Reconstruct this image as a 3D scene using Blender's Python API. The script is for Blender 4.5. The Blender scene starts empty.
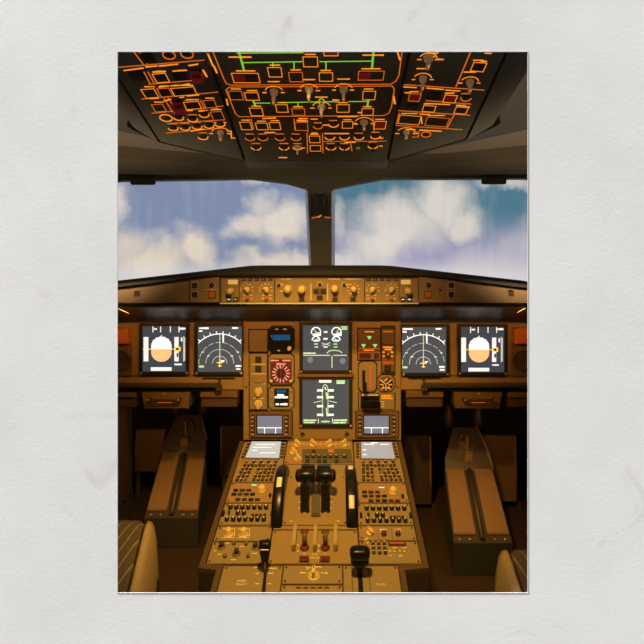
# An airliner flight deck seen through a rectangular opening in a pale stone wall.
import bpy, bmesh, math, random
from mathutils import Vector, Matrix
random.seed(7)
D = bpy.data
COL = bpy.context.scene.collection
# ---------------------------------------------------------------- camera model (used to read positions off the photograph)
F, CX, HY = 500.0, 336.0, 250.0          # focal length in px, principal point in the 644 px frame
E = 1.043                                # eye height over the cockpit floor
EYE = Vector((0, 0, E))
MID = -0.053                             # the aircraft centreline

def ray(px, py):
    return Vector(((px - CX) / F, 1.0, (HY - py) / F))

class Plane:
    def __init__(s, o, u, v):
        s.o = Vector(o); s.u = Vector(u).normalized()
        v = Vector(v); s.v = (v - s.u * v.dot(s.u)).normalized(); s.n = s.u.cross(s.v)
    def at(s, px, py):
        d = ray(px, py)
        t = (s.o - EYE).dot(s.n) / d.dot(s.n)
        p = EYE + d * t - s.o
        return (p.dot(s.u), p.dot(s.v))
    def pt(s, a, b, h=0.0):
        return s.o + s.u * a + s.v * b + s.n * h
    def M(s, a, b, h=0.0):
        p = s.pt(a, b, h)
        return Matrix(((s.u.x, s.v.x, s.n.x, p.x), (s.u.y, s.v.y, s.n.y, p.y), (s.u.z, s.v.z, s.n.z, p.z), (0, 0, 0, 1)))
    def Mp(s, px, py, h=0.0):
        return s.M(*s.at(px, py), h)
    def size(s, px, py, w, h):
        a, b = s.at(px - w / 2, py), s.at(px + w / 2, py)
        c, d = s.at(px, py - h / 2), s.at(px, py + h / 2)
        return abs(b[0] - a[0]), abs(c[1] - d[1])

def vertical(y):
    return Plane((0, y, E), (1, 0, 0), (0, 0, 1))

OV_S, PD_S = -0.334, 0.204
OVC = Plane((0, 0.89, E + 0.35), (1, 0, 0), (0, -1, -OV_S))
OVL = Plane((-0.23, 0.89, E + 0.35), (1, 0, 0.075), (0, -1, -OV_S))
OVR = Plane((0.13, 0.89, E + 0.35), (1, 0, -0.075), (0, -1, -OV_S))
PD = Plane((0, 1.10, E - 0.75), (1, 0, 0), (0, 1, PD_S))
MP = vertical(1.68)
GS = vertical(1.45)

# ---------------------------------------------------------------- materials
def mat(name, col, rough=0.5, metal=0.0, emit=None, strength=1.0, vary=0.12, scale=40, bump=0.0, spec=0.5):
    m = D.materials.new(name); m.use_nodes = True
    nt = m.node_tree; b = nt.nodes['Principled BSDF']
    b.inputs['Roughness'].default_value = rough
    b.inputs['Metallic'].default_value = metal
    b.inputs['Specular IOR Level'].default_value = spec
    tc = nt.nodes.new('ShaderNodeTexCoord')
    nz = nt.nodes.new('ShaderNodeTexNoise'); nz.inputs['Scale'].default_value = scale; nz.inputs['Detail'].default_value = 4
    nt.links.new(tc.outputs['Object'], nz.inputs['Vector'])
    mx = nt.nodes.new('ShaderNodeMix'); mx.data_type = 'RGBA'
    mx.inputs[6].default_value = (*[c * (1 - vary) for c in col], 1)
    mx.inputs[7].default_value = (*[min(1, c * (1 + vary)) for c in col], 1)
    nt.links.new(nz.outputs['Fac'], mx.inputs[0])
    nt.links.new(mx.outputs[2], b.inputs['Base Color'])
    if bump:
        bp = nt.nodes.new('ShaderNodeBump'); bp.inputs['Strength'].default_value = bump; bp.inputs['Distance'].default_value = 0.002
        nt.links.new(nz.outputs['Fac'], bp.inputs['Height']); nt.links.new(bp.outputs['Normal'], b.inputs['Normal'])
    if emit:
        b.inputs['Emission Color'].default_value = (*emit, 1); b.inputs['Emission Strength'].default_value = strength
    return m

M = {}
M['panel'] = mat('amber grey panel paint', (0.33, 0.215, 0.098), 0.5, bump=0.05, scale=300)
M['panel2'] = mat('grey panel paint', (0.30, 0.215, 0.112), 0.5, bump=0.05, scale=300)
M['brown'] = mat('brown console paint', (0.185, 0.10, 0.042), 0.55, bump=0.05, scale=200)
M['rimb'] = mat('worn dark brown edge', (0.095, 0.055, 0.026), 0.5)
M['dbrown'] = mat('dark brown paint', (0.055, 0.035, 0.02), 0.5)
M['seam'] = mat('dark seam filler', (0.03, 0.02, 0.012), 0.7)
M['black'] = mat('black plastic', (0.010, 0.010, 0.010), 0.35)
M['gloss'] = mat('gloss black plastic', (0.007, 0.007, 0.007), 0.30, vary=0, spec=0.3)
M['satin'] = mat('satin black lining', (0.016, 0.016, 0.015), 0.40, vary=0)
M['matte'] = mat('matte black leather', (0.030, 0.024, 0.017), 0.75, bump=0.3, scale=400)
M['bezel'] = mat('display bezel charcoal', (0.022, 0.018, 0.014), 0.45)
M['over'] = mat('overhead dark green grey', (0.085, 0.090, 0.072), 0.65, bump=0.05, scale=200)
M['rim'] = mat('overhead rim charcoal', (0.10, 0.10, 0.085), 0.65)
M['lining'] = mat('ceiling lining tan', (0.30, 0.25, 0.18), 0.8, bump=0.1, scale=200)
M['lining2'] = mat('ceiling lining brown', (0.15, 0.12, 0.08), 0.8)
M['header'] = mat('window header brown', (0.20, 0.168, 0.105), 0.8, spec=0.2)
M['inset'] = mat('olive grey inset plate', (0.12, 0.10, 0.055), 0.6)
M['guard'] = mat('light tan guard', (0.42, 0.31, 0.16), 0.5)
def gasket_material():
    m = D.materials.new('pale translucent gasket'); m.use_nodes = True
    nt = m.node_tree; nt.nodes.clear()
    o = nt.nodes.new('ShaderNodeOutputMaterial'); t = nt.nodes.new('ShaderNodeBsdfTranslucent'); d = nt.nodes.new('ShaderNodeBsdfTransparent'); x = nt.nodes.new('ShaderNodeMixShader')
    t.inputs['Color'].default_value = (.95, .93, .92, 1); x.inputs[0].default_value = .75
    nt.links.new(d.outputs[0], x.inputs[1]); nt.links.new(t.outputs[0], x.inputs[2]); nt.links.new(x.outputs[0], o.inputs['Surface'])
    return m
M['gasket'] = gasket_material()
M['okey'] = mat('dark switch cap', (0.014, 0.012, 0.010), 0.4)
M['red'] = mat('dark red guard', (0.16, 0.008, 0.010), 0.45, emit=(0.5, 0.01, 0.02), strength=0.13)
M['gknob'] = mat('grey translucent knob', (0.34, 0.28, 0.21), 0.5, emit=(0.6, 0.33, 0.14), strength=0.16)
M['legend'] = mat('amber backlit legend', (0.3, 0.12, 0.02), 0.6, emit=(1.0, 0.29, 0.016), strength=1.0)
M['line'] = mat('dim amber backlit line', (0.2, 0.07, 0.01), 0.6, emit=(0.76, 0.15, 0.012), strength=0.85)
M['redlegend'] = mat('red backlit legend', (0.3, 0.05, 0.02), 0.6, emit=(0.9, 0.14, 0.03), strength=0.45)
M['green'] = mat('green backlit line', (0.1, 0.3, 0.02), 0.6, emit=(0.26, 0.66, 0.035), strength=0.8)
M['ylw'] = mat('cream yellow knob', (0.75, 0.56, 0.20), 0.4)
M['cream'] = mat('cream lettering paint', (0.85, 0.72, 0.48), 0.5)
M['white'] = mat('white plastic', (0.85, 0.82, 0.72), 0.4)
M['metal'] = mat('steel screw', (0.55, 0.47, 0.36), 0.3, 0.9)
M['brass'] = mat('brass screw', (0.75, 0.52, 0.22), 0.3, 0.8)
M['dred'] = mat('dark red cap', (0.11, 0.02, 0.015), 0.4)
M['cap'] = mat('grey key cap', (0.17, 0.11, 0.06), 0.45)
M['dcap'] = mat('dark brown key cap', (0.05, 0.03, 0.018), 0.4)
M['scr'] = mat('dark grey lit screen', (0.02, 0.02, 0.02), 0.25, emit=(0.075, 0.08, 0.083), strength=1.0, spec=0.3)
M['scrblue'] = mat('blue black lit screen', (0.02, 0.02, 0.02), 0.25, emit=(0.050, 0.058, 0.070), strength=1.0, spec=0.3)
M['scrpale'] = mat('pale lit screen', (0.1, 0.1, 0.1), 0.3, emit=(0.50, 0.52, 0.50), strength=1.0)
M['scrpale2'] = mat('silver lit screen', (0.1, 0.1, 0.1), 0.3, emit=(0.36, 0.355, 0.36), strength=1.0)
M['scrslate'] = mat('slate blue lit screen', (0.05, 0.05, 0.06), 0.3, emit=(0.17, 0.185, 0.235), strength=1.0)
M['wsym'] = mat('white lit symbols', (0.5, 0.5, 0.5), 0.5, emit=(0.85, 0.87, 0.85), strength=1.0)
M['msym'] = mat('grey lit symbols', (0.4, 0.4, 0.4), 0.5, emit=(0.45, 0.48, 0.46), strength=1.0)
M['gsym'] = mat('green lit symbols', (0.3, 0.5, 0.3), 0.5, emit=(0.42, 0.62, 0.36), strength=1.0)
M['ysym'] = mat('yellow lit symbols', (0.5, 0.4, 0.1), 0.5, emit=(0.9, 0.62, 0.12), strength=1.0)
M['csym'] = mat('cyan lit symbols', (0.3, 0.5, 0.5), 0.5, emit=(0.35, 0.7, 0.75), strength=1.0)
M['skyball'] = mat('pale blue lit sky half', (0.5, 0.5, 0.5), 0.5, emit=(0.80, 0.88, 1.0), strength=1.05)
M['earthball'] = mat('tan lit ground half', (0.5, 0.3, 0.1), 0.5, emit=(0.88, 0.55, 0.22), strength=0.95)
M['blue'] = mat('blue lit window', (0.01, 0.05, 0.1), 0.3, emit=(0.010, 0.085, 0.24), strength=0.65)
M['pink'] = mat('pink lit dial marks', (0.5, 0.2, 0.15), 0.5, emit=(0.85, 0.34, 0.24), strength=0.6)
M['dialred'] = mat('dark red lit dial', (0.03, 0.006, 0.005), 0.4, emit=(0.10, 0.018, 0.010), strength=1.0)
M['glight'] = mat('green lit triangle', (0.1, 0.3, 0.1), 0.4, emit=(0.22, 0.75, 0.22), strength=1.0)
M['lampwin'] = mat('amber lit window', (0.4, 0.3, 0.1), 0.4, emit=(0.62, 0.36, 0.07), strength=0.75)
M['orange'] = mat('orange brown plastic', (0.60, 0.16, 0.03), 0.4)
M['chrome'] = mat('chrome', (0.7, 0.68, 0.65), 0.15, 1.0)
M['trim'] = mat('white card edge', (0.55, 0.55, 0.54), 0.8)
M['floor'] = mat('dark red brown floor', (0.040, 0.020, 0.011), 0.6, bump=0.3, scale=150)
M['shell'] = mat('dark cockpit lining', (0.035, 0.03, 0.025), 0.8)
M['ramp'] = mat('worn brown foot board', (0.22, 0.125, 0.055), 0.5, bump=0.1, scale=120)
M['seatside'] = mat('tan seat leather', (0.52, 0.36, 0.19), 0.6, bump=0.1, scale=150)

def stone_material():
    m = D.materials.new('pale stone plaster'); m.use_nodes = True
    nt = m.node_tree; b = nt.nodes['Principled BSDF']; b.inputs['Roughness'].default_value = 0.85
    N, L = nt.nodes.new, nt.links.new
    tc = N('ShaderNodeTexCoord')
    n1 = N('ShaderNodeTexNoise'); n1.inputs['Scale'].default_value = 5.5; n1.inputs['Detail'].default_value = 7; n1.inputs['Roughness'].default_value = 0.6
    n2 = N('ShaderNodeTexNoise'); n2.inputs['Scale'].default_value = 220; n2.inputs['Detail'].default_value = 3
    n3 = N('ShaderNodeTexNoise'); n3.inputs['Scale'].default_value = 11; n3.inputs['Detail'].default_value = 2; n3.inputs['Distortion'].default_value = 1.5
    for n in (n1, n2, n3): L(tc.outputs['Object'], n.inputs['Vector'])
    r = N('ShaderNodeValToRGB')
    r.color_ramp.elements[0].position = 0.25; r.color_ramp.elements[0].color = (0.745, 0.745, 0.735, 1)
    r.color_ramp.elements[1].position = 0.62; r.color_ramp.elements[1].color = (0.83, 0.83, 0.82, 1)
    L(n1.outputs['Fac'], r.inputs['Fac'])
    r3 = N('ShaderNodeValToRGB')               # a few darker smudges
    r3.color_ramp.elements[0].position = 0.665; r3.color_ramp.elements[0].color = (1, 1, 1, 1)
    r3.color_ramp.elements[1].position = 0.80; r3.color_ramp.elements[1].color = (0.86, 0.845, 0.82, 1)
    L(n3.outputs['Fac'], r3.inputs['Fac'])
    mx = N('ShaderNodeMix'); mx.data_type = 'RGBA'; mx.blend_type = 'MULTIPLY'; mx.inputs[0].default_value = 1
    L(r.outputs['Color'], mx.inputs[6]); L(r3.outputs['Color'], mx.inputs[7])
    L(mx.outputs[2], b.inputs['Base Color'])
    ad = N('ShaderNodeMath'); ad.operation = 'MULTIPLY_ADD'; ad.inputs[1].default_value = 3.0
    L(n1.outputs['Fac'], ad.inputs[0]); L(n2.outputs['Fac'], ad.inputs[2])
    bp = N('ShaderNodeBump'); bp.inputs['Strength'].default_value = 0.10; bp.inputs['Distance'].default_value = 0.0012
    L(ad.outputs[0], bp.inputs['Height']); L(bp.outputs['Normal'], b.inputs['Normal'])
    return m
M['stone'] = stone_material()

def stripe_material():
    m = D.materials.new('brown striped seat fabric'); m.use_nodes = True
    nt = m.node_tree; b = nt.nodes['Principled BSDF']; b.inputs['Roughness'].default_value = 0.9
    N, L = nt.nodes.new, nt.links.new
    tc = N('ShaderNodeTexCoord')
    w = N('ShaderNodeTexWave'); w.wave_type = 'BANDS'; w.bands_direction = 'X'; w.inputs['Scale'].default_value = 15; w.inputs['Distortion'].default_value = 0.2
    L(tc.outputs['Object'], w.inputs['Vector'])
    r = N('ShaderNodeValToRGB')
    r.color_ramp.elements[0].position = 0.93; r.color_ramp.elements[0].color = (0.125, 0.085, 0.058, 1)
    r.color_ramp.elements[1].position = 0.99; r.color_ramp.elements[1].color = (0.34, 0.26, 0.18, 1)
    L(w.outputs['Fac'], r.inputs['Fac']); L(r.outputs['Color'], b.inputs['Base Color'])
    return m
M['stripe'] = stripe_material()

def glass_material():
    m = D.materials.new('windscreen glass'); m.use_nodes = True
    nt = m.node_tree; nt.nodes.clear()
    N, L = nt.nodes.new, nt.links.new
    o = N('ShaderNodeOutputMaterial'); t = N('ShaderNodeBsdfTransparent'); g = N('ShaderNodeBsdfGlossy'); x = N('ShaderNodeMixShader')
    t.inputs['Color'].default_value = (0.97, 0.98, 0.98, 1); g.inputs['Roughness'].default_value = 0.02
    x.inputs[0].default_value = 0.003
    L(t.outputs[0], x.inputs[1]); L(g.outputs[0], x.inputs[2]); L(x.outputs[0], o.inputs['Surface'])
    return m
M['glass'] = glass_material()

# ---------------------------------------------------------------- mesh helpers (all in the local frame of the object)
def bm_box(bm, x0, y0, z0, x1, y1, z1, bev=0.0):
    t = bmesh.new()
    bmesh.ops.create_cube(t, size=1)
    for v in t.verts:
        v.co = Vector((x0 + (v.co.x + .5) * (x1 - x0), y0 + (v.co.y + .5) * (y1 - y0), z0 + (v.co.z + .5) * (z1 - z0)))
    if bev > 0:
        bmesh.ops.bevel(t, geom=t.edges[:], offset=bev, segments=2, affect='EDGES', clamp_overlap=True)
    join(bm, t)

def join(bm, t, mx=None):
    mp = {}
    for v in t.verts:
        mp[v] = bm.verts.new(mx @ v.co if mx else v.co)
    for f in t.faces:
        try:
            nf = bm.faces.new([mp[v] for v in f.verts]); nf.smooth = f.smooth
        except ValueError:
            pass
    t.free()

def bm_prism(bm, pts, z0, z1, bev=0.0):
    t = bmesh.new()
    a = [t.verts.new((p[0], p[1], z0)) for p in pts]; b = [t.verts.new((p[0], p[1], z1)) for p in pts]
    n = len(pts)
    t.faces.new(a); top = t.faces.new(b)
    for i in range(n):
        t.faces.new((a[i], a[(i + 1) % n], b[(i + 1) % n], b[i]))
    bmesh.ops.recalc_face_normals(t, faces=t.faces[:])
    if bev > 0:
        bmesh.ops.bevel(t, geom=list(top.edges), offset=bev, segments=2, affect='EDGES', clamp_overlap=True)
    join(bm, t)

def bm_lathe(bm, prof, seg=20, c=(0, 0), mx=None):
    t = bmesh.new(); rings = []
    for r, z in prof:
        rings.append([t.verts.new((c[0] + r * math.cos(2 * math.pi * i / seg), c[1] + r * math.sin(2 * math.pi * i / seg), z)) for i in range(seg)])
    for k in range(len(rings) - 1):
        for i in range(seg):
            f = t.faces.new((rings[k][i], rings[k][(i + 1) % seg], rings[k + 1][(i + 1) % seg], rings[k + 1][i])); f.smooth = True
    t.faces.new(list(reversed(rings[0]))); t.faces.new(rings[-1])
    bmesh.ops.recalc_face_normals(t, faces=t.faces[:])
    join(bm, t, mx)

def bm_strip(bm, pts, w, z0=0.0, z1=0.0005, closed=False):
    pts = [Vector((p[0], p[1])) for p in pts]
    segs = list(zip(pts, pts[1:] + ([pts[0]] if closed else [])))
    for a, b in segs if closed else segs[:len(pts) - 1]:
        d = b - a
        if d.length < 1e-7: continue
        d.normalize(); n = Vector((-d.y, d.x)) * w / 2; e = d * (w * 0.35)
        q = [a - e - n, b + e - n, b + e + n, a - e + n]
        bm_prism(bm, q, z0, z1)

def bm_tube(bm, pts, r, seg=8):
    pts = [Vector(p) for p in pts]; t = bmesh.new(); rings = []
    for i, p in enumerate(pts):
        d = (pts[min(i + 1, len(pts) - 1)] - pts[max(i - 1, 0)]).normalized()
        a = d.orthogonal().normalized() if i == 0 else (rings_a - d * rings_a.dot(d)).normalized()
        rings_a = a; b = d.cross(a)
        rr = r[i] if isinstance(r, (list, tuple)) else r
        rings.append([t.verts.new(p + (a * math.cos(2 * math.pi * k / seg) + b * math.sin(2 * math.pi * k / seg)) * rr) for k in range(seg)])
    for k in range(len(rings) - 1):
        for i in range(seg):
            f = t.faces.new((rings[k][i], rings[k][(i + 1) % seg], rings[k + 1][(i + 1) % seg], rings[k + 1][i])); f.smooth = True
    t.faces.new(list(reversed(rings[0]))); t.faces.new(rings[-1])
    bmesh.ops.recalc_face_normals(t, faces=t.faces[:])
    join(bm, t)

def rounded(x0, y0, x1, y1, r, n=5):
    out = []
    for cx, cy, a in ((x1 - r, y1 - r, 0), (x0 + r, y1 - r, 90), (x0 + r, y0 + r, 180), (x1 - r, y0 + r, 270)):
        for k in range(n + 1):
            t = math.radians(a + 90 * k / n); out.append((cx + r * math.cos(t), cy + r * math.sin(t)))
    return out

def octagon(x0, y0, x1, y1, c):
    return [(x0 + c, y0), (x1 - c, y0), (x1, y0 + c), (x1, y1 - c), (x1 - c, y1), (x0 + c, y1), (x0, y1 - c), (x0, y0 + c)]

def arc(cx, cy, r, a0, a1, n=14):
    return [(cx + r * math.cos(math.radians(a0 + (a1 - a0) * i / n)), cy + r * math.sin(math.radians(a0 + (a1 - a0) * i / n))) for i in range(n + 1)]

# ---------------------------------------------------------------- objects
WORLD = {}
MESHES = {}

def mesh_from(name, bm, m):
    me = D.meshes.new(name); bm.normal_update(); bm.to_mesh(me); bm.free(); me.materials.append(m)
    return me

def obj(name, data, m=None, parent=None, mx=None, key=None):
    """data is a bmesh, or a function that fills one (cached by key)"""
    if key is not None:
        k = (key, m.name)
        if k not in MESHES:
            bm = bmesh.new(); data(bm); MESHES[k] = mesh_from(name, bm, m)
        me = MESHES[k]
    else:
        if callable(data):
            bm = bmesh.new(); data(bm); data = bm
        me = mesh_from(name, data, m)
    o = D.objects.new(name, me); COL.objects.link(o)
    place(o, mx or Matrix.Identity(4), parent)
    return o

def place(o, mx, parent=None):
    WORLD[o] = mx.copy()
    if parent is not None:
        o.parent = parent
        o.matrix_basis = WORLD[parent].inverted() @ mx
    else:
        o.matrix_basis = mx

def thing(name, label, cat, mx, group=None):
    o = D.objects.new(name, None); COL.objects.link(o); o.empty_display_size = 0.02
    place(o, mx)
    o['label'] = label; o['category'] = cat
    if group: o['group'] = group
    return o

def tag(o, label, cat, group=None):
    o['label'] = label; o['category'] = cat
    if group: o['group'] = group
    return o

def struct(o, label, cat='structure'):
    o['kind'] = 'structure'; o['label'] = label; o['category'] = cat
    return o

def local(T, pl, pts, h=0.0):
    """pixel points on plane pl -> the local xy of thing T (which lies in pl)"""
    inv = WORLD[T].inverted()
    return [(inv @ pl.pt(*pl.at(*p), h)).xy[:] for p in pts]

# ---- controls that sit on a panel
def plate(T, pl, quad, z0, z1, m, name='faceplate', bev=0.0012):
    pts = local(T, pl, quad)
    return obj(name, lambda bm: bm_prism(bm, pts, z0, z1, bev), m, T, WORLD[T])

def rect(x0, y0, x1, y1):
    return [(x0, y1), (x1, y1), (x1, y0), (x0, y0)]

def block(T, pl, px, py, w, h, z0, z1, m, name='push_button', bev=0.0008):
    a, b = pl.size(px, py, w, h); a, b = round(a, 4), round(b, 4)
    return obj(name, lambda bm: bm_box(bm, -a / 2, -b / 2, 0, a / 2, b / 2, z1 - z0, min(bev, a / 5, b / 5)), m, T, pl.Mp(px, py, z0), key=('block', a, b, round(z1 - z0, 4)))

def frame(P, pl, px, py, w, h, z, t, m, name='lit_frame', up=0.0006):
    a, b = pl.size(px, py, w, h); a, b = round(a, 4), round(b, 4)
    def f(bm):
        bm_box(bm, -a / 2, -b / 2, 0, a / 2, -b / 2 + t, up); bm_box(bm, -a / 2, b / 2 - t, 0, a / 2, b / 2, up)
        bm_box(bm, -a / 2, -b / 2 + t, 0, -a / 2 + t, b / 2 - t, up); bm_box(bm, a / 2 - t, -b / 2 + t, 0, a / 2, b / 2 - t, up)
    return obj(name, f, m, P, pl.Mp(px, py, z), key=('frame', a, b, t, up))

def knob(T, pl, px, py, d, h, m, z=0.0, name='knob', ptr=None, style='round', rot=0.0):
    r = round(pl.size(px, py, d, d)[0] / 2, 4); h = round(h, 4)
    mx = pl.Mp(px, py, z) @ Matrix.Rotation(math.radians(rot), 4, 'Z')
    def rnd(bm): bm_lathe(bm, [(r * 1.0, 0), (r, h * .2), (r * .86, h * .28), (r * .80, h * .9), (r * .70, h), (0.0001, h)], 20)
    def wing(bm):
        bm_lathe(bm, [(r, 0), (r, h * .22), (r * .9, h * .3), (0.0001, h * .3)], 20)
        bm_box(bm, -r * .38, -r * 1.05, h * .25, r * .38, r * 1.05, h, r * .18)
    def capk(bm): bm_lathe(bm, [(r * .7, 0), (r * .7, h * .35), (r, h * .45), (r * .98, h * .8), (r * .6, h), (0.0001, h)], 16)
    fn = {'round': rnd, 'wing': wing, 'cap': capk}[style]
    k = obj(name, fn, m, T, mx, key=('knob', style, r, h))
    if ptr:
        obj('pointer', lambda bm: bm_box(bm, -r * .12, 0, h, r * .12, r * .75, h + .0006), ptr, k, mx, key=('ptr', r, h))
    return k

def screw(T, pl, px, py, z=0.0, m=None, d=2.2):
    r = round(pl.size(px, py, d, d)[0] / 2, 4)
    def f(bm):
        bm_lathe(bm, [(r, 0), (r, .001), (r * .7, .0018), (0.0001, .0018)], 12)
    return obj('screw', f, m or M['brass'], T, pl.Mp(px, py, z), key=('screw', r))

def marks(T, pl, lines, w, m, z=0.0, name='legend_markings', up=0.0005):
    """polylines in pixels on plane pl, one strip mesh; w in px"""
    bm = bmesh.new()
    wm = pl.size(*lines[0][0], w, w)[0]
    for ln in lines:
        bm_strip(bm, local(T, pl, ln), wm, 0, up)
    return obj(name, bm, m, T, WORLD[T] @ Matrix.Translation((0, 0, z)))

def dashes(T, pl, rows, m, z=0.0, th=1.3, name='legend_lettering'):
    """short unreadable legends: rows of little blocks (x0, y0, x1, y1 in px)"""
    bm = bmesh.new()
    for x0, y0, x1, y1 in rows:
        L = math.hypot(x1 - x0, y1 - y0); n = max(1, int(L / 2.4))
        for i in range(n):
            a = (i + 0.02) / n; b = (i + random.uniform(0.68, 0.94)) / n
            k = th * random.uniform(0.75, 1.1)
            p = local(T, pl, [(x0 + (x1 - x0) * a, y0 + (y1 - y0) * a), (x0 + (x1 - x0) * b, y0 + (y1 - y0) * b)])
            bm_strip(bm, p, pl.size(x0, y0, k, k)[0], 0, .0005)
    return obj(name, bm, m, T, WORLD[T] @ Matrix.Translation((0, 0, z)))

def text(T, pl, px, py, s, hpx, m, z=0.0, name='lettering', rot=0.0):
    c = D.curves.new('t', 'FONT'); c.body = s; c.align_x = 'CENTER'; c.align_y = 'CENTER'
    c.size = pl.size(px, py, hpx, hpx)[0] * 1.4; c.extrude = 0.0003; c.resolution_u = 2
    o = D.objects.new('t', c); COL.objects.link(o)
    dg = bpy.context.evaluated_depsgraph_get()
    me = D.meshes.new_from_object(o.evaluated_get(dg)); D.objects.remove(o)
    me.materials.clear(); me.materials.append(m)
    q = D.objects.new(name, me); COL.objects.link(q)
    place(q, pl.Mp(px, py, z + .0003) @ Matrix.Rotation(math.radians(rot), 4, 'Z'), T)
    return q

# ================================================================= THE STONE WALL WITH ITS OPENING
WALL_Y = 0.65
WP = vertical(WALL_Y)
c0 = WP.at(117.8, 592.6); c1 = WP.at(527.6, 52.0)
def ring(bm, x0, y0, x1, y1, X0, Y0, X1, Y1, z0, z1):
    """a rectangular ring in local xy, from z0 to z1"""
    o = [(X0, Y0), (X1, Y0), (X1, Y1), (X0, Y1)]; i = [(x0, y0), (x1, y0), (x1, y1), (x0, y1)]
    v = {(k, n, z): bm.verts.new((*p, zz)) for k, ps in (('o', o), ('i', i)) for n, p in enumerate(ps) for z, zz in ((0, z0), (1, z1))}
    for n in range(4):
        q = (n + 1) % 4
        bm.faces.new((v['o', n, 1], v['o', q, 1], v['i', q, 1], v['i', n, 1]))
        bm.faces.new((v['o', q, 0], v['o', n, 0], v['i', n, 0], v['i', q, 0]))
        bm.faces.new((v['i', n, 1], v['i', q, 1], v['i', q, 0], v['i', n, 0]))
        bm.faces.new((v['o', q, 1], v['o', n, 1], v['o', n, 0], v['o', q, 0]))
    bmesh.ops.recalc_face_normals(bm, faces=bm.faces[:])
w = obj('wall_front', lambda bm: ring(bm, c0[0] - .0007, c0[1] - .0007, c1[0] + .0007, c1[1] + .0007, -2.6, -2.2, 2.6, 2.4, -0.0005, 0.0), M['stone'], None, WP.M(0, 0))
struct(w, 'pale grey stone wall surrounding the rectangular cockpit picture', 'wall')
w = obj('trim_1', lambda bm: ring(bm, c0[0], c0[1], c1[0], c1[1], c0[0] - .0007, c0[1] - .0007, c1[0] + .0007, c1[1] + .0007, -0.0003, 0.0004), M['trim'], None, WP.M(0, 0))
struct(w, 'thin white card edge around the cockpit picture', 'trim')

# ================================================================= COCKPIT SHELL
def slab(name, a, b, m, label, cat):
    o = obj(name, lambda bm: bm_box(bm, *a, *b), m)
    return struct(o, label, cat)
SX0, SX1 = -1.30, 1.20
slab('floor', (SX0, 0.67, -0.03), (SX1, 2.7, 0.0), M['floor'], 'dark red-brown cockpit floor under the seats and pedals', 'floor')
slab('wall_left', (SX0 - .03, 0.67, -.03), (SX0, 2.7, E + .62), M['shell'], 'dark side lining beyond the left seat', 'wall')
slab('wall_right', (SX1, 0.67, -.03), (SX1 + .03, 2.7, E + .62), M['shell'], 'dark side lining beyond the right seat', 'wall')
slab('wall_back', (SX0, 2.5, 0), (SX1, 2.53, E - .33), M['shell'], 'black bulkhead at the end of the footwells', 'wall')

slab('sky_shield', (SX0, 2.06, E - .33), (SX1, 2.53, E - .31), M['shell'], 'added hidden shelf keeping sky light out of the footwells', 'trim')  # added to stop sky light leaking under the windscreen surround
slab('sun_shield', (SX0 - .3, .67, E + .62), (SX1 + .3, 2.75, E + .65), M['shell'], 'added unseen slab keeping the sun off the nose', 'sun_shield')  # added out of view, shades the shelf beyond the windscreens from the sun
# ceiling lining: sections swept outwards, the header curving towards the viewer at the sides
def loft(bm, rows, smooth=True):
    v = [[bm.verts.new(p) for p in r] for r in rows]
    for i in range(len(v) - 1):
        for j in range(len(v[0]) - 1):
            f = bm.faces.new((v[i][j], v[i + 1][j], v[i + 1][j + 1], v[i][j + 1])); f.smooth = smooth
def lining(p0, p1, n=3):
    """a band of ceiling lining between two edge curves, each a function of x giving (y, z)"""
    rows = []
    for i in range(41):
        x = SX0 + (SX1 - SX0) * i / 40; d = abs(x - MID)
        (ya, za), (yb, zb) = p0(d), p1(d)
        rows.append([(x, ya + (yb - ya) * k / n, E + za + (zb - za) * k / n) for k in range(n + 1)])
    return rows
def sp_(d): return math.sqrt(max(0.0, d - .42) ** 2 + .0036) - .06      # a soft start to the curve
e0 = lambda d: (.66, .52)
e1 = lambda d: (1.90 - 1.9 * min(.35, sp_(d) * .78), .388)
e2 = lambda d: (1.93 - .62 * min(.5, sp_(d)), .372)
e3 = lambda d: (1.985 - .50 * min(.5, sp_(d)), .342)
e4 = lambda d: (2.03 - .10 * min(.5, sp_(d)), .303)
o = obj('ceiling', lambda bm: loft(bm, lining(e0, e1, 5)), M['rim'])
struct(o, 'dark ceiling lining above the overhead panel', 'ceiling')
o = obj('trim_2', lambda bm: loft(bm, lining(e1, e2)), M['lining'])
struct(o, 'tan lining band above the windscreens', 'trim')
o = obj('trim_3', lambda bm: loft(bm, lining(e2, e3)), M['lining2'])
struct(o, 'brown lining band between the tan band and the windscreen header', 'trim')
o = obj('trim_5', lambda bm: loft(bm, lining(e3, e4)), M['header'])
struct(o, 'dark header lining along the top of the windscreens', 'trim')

# windscreen wall with two openings
WS = vertical(2.06)
def win_plate(bm):
    y0 = WS.at(322, 330)[1]
    def P(px, py): return WS.at(px, py)
    top = E  # unused
    Lw = [P(52, 186), P(118, 180.6), P(250, 178.6), P(286, 183), P(305, 188.5), P(307.5, 190.5), P(311.5, 272), P(52, 300)]
    Rw = [P(332, 272), P(331.5, 190.5), P(334, 188.5), P(356, 184), P(384, 178.8), P(529, 178.2), P(600, 184), P(600, 300)]
    # header strip, post, sill and ends as prisms
    hi = .40
    for poly in (
        [(SX0, hi), (SX0, Lw[0][1])] + Lw[0:6] + [(P(320, 190.5)[0], P(320, 190.5)[1]), (P(320, 0)[0], hi)],
        [(P(320, 0)[0], hi), (P(320, 190.5)[0], P(320, 190.5)[1])] + Rw[1:7] + [(SX1, Rw[6][1]), (SX1, hi)],
        [(SX0, Lw[7][1]), (SX0, -.35), (SX1, -.35), (SX1, Rw[7][1]), Rw[7], Rw[0], Lw[6], Lw[7]],
        [Lw[5], Lw[6], Rw[0], Rw[1]],
        [(SX0, Lw[0][1]), (SX0, Lw[7][1]), Lw[7], Lw[0]],
        [Rw[6], Rw[7], (SX1, Rw[7][1]), (SX1, Rw[6][1])],
    ):
        bm_prism(bm, poly, -0.05, 0.0)
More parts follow.
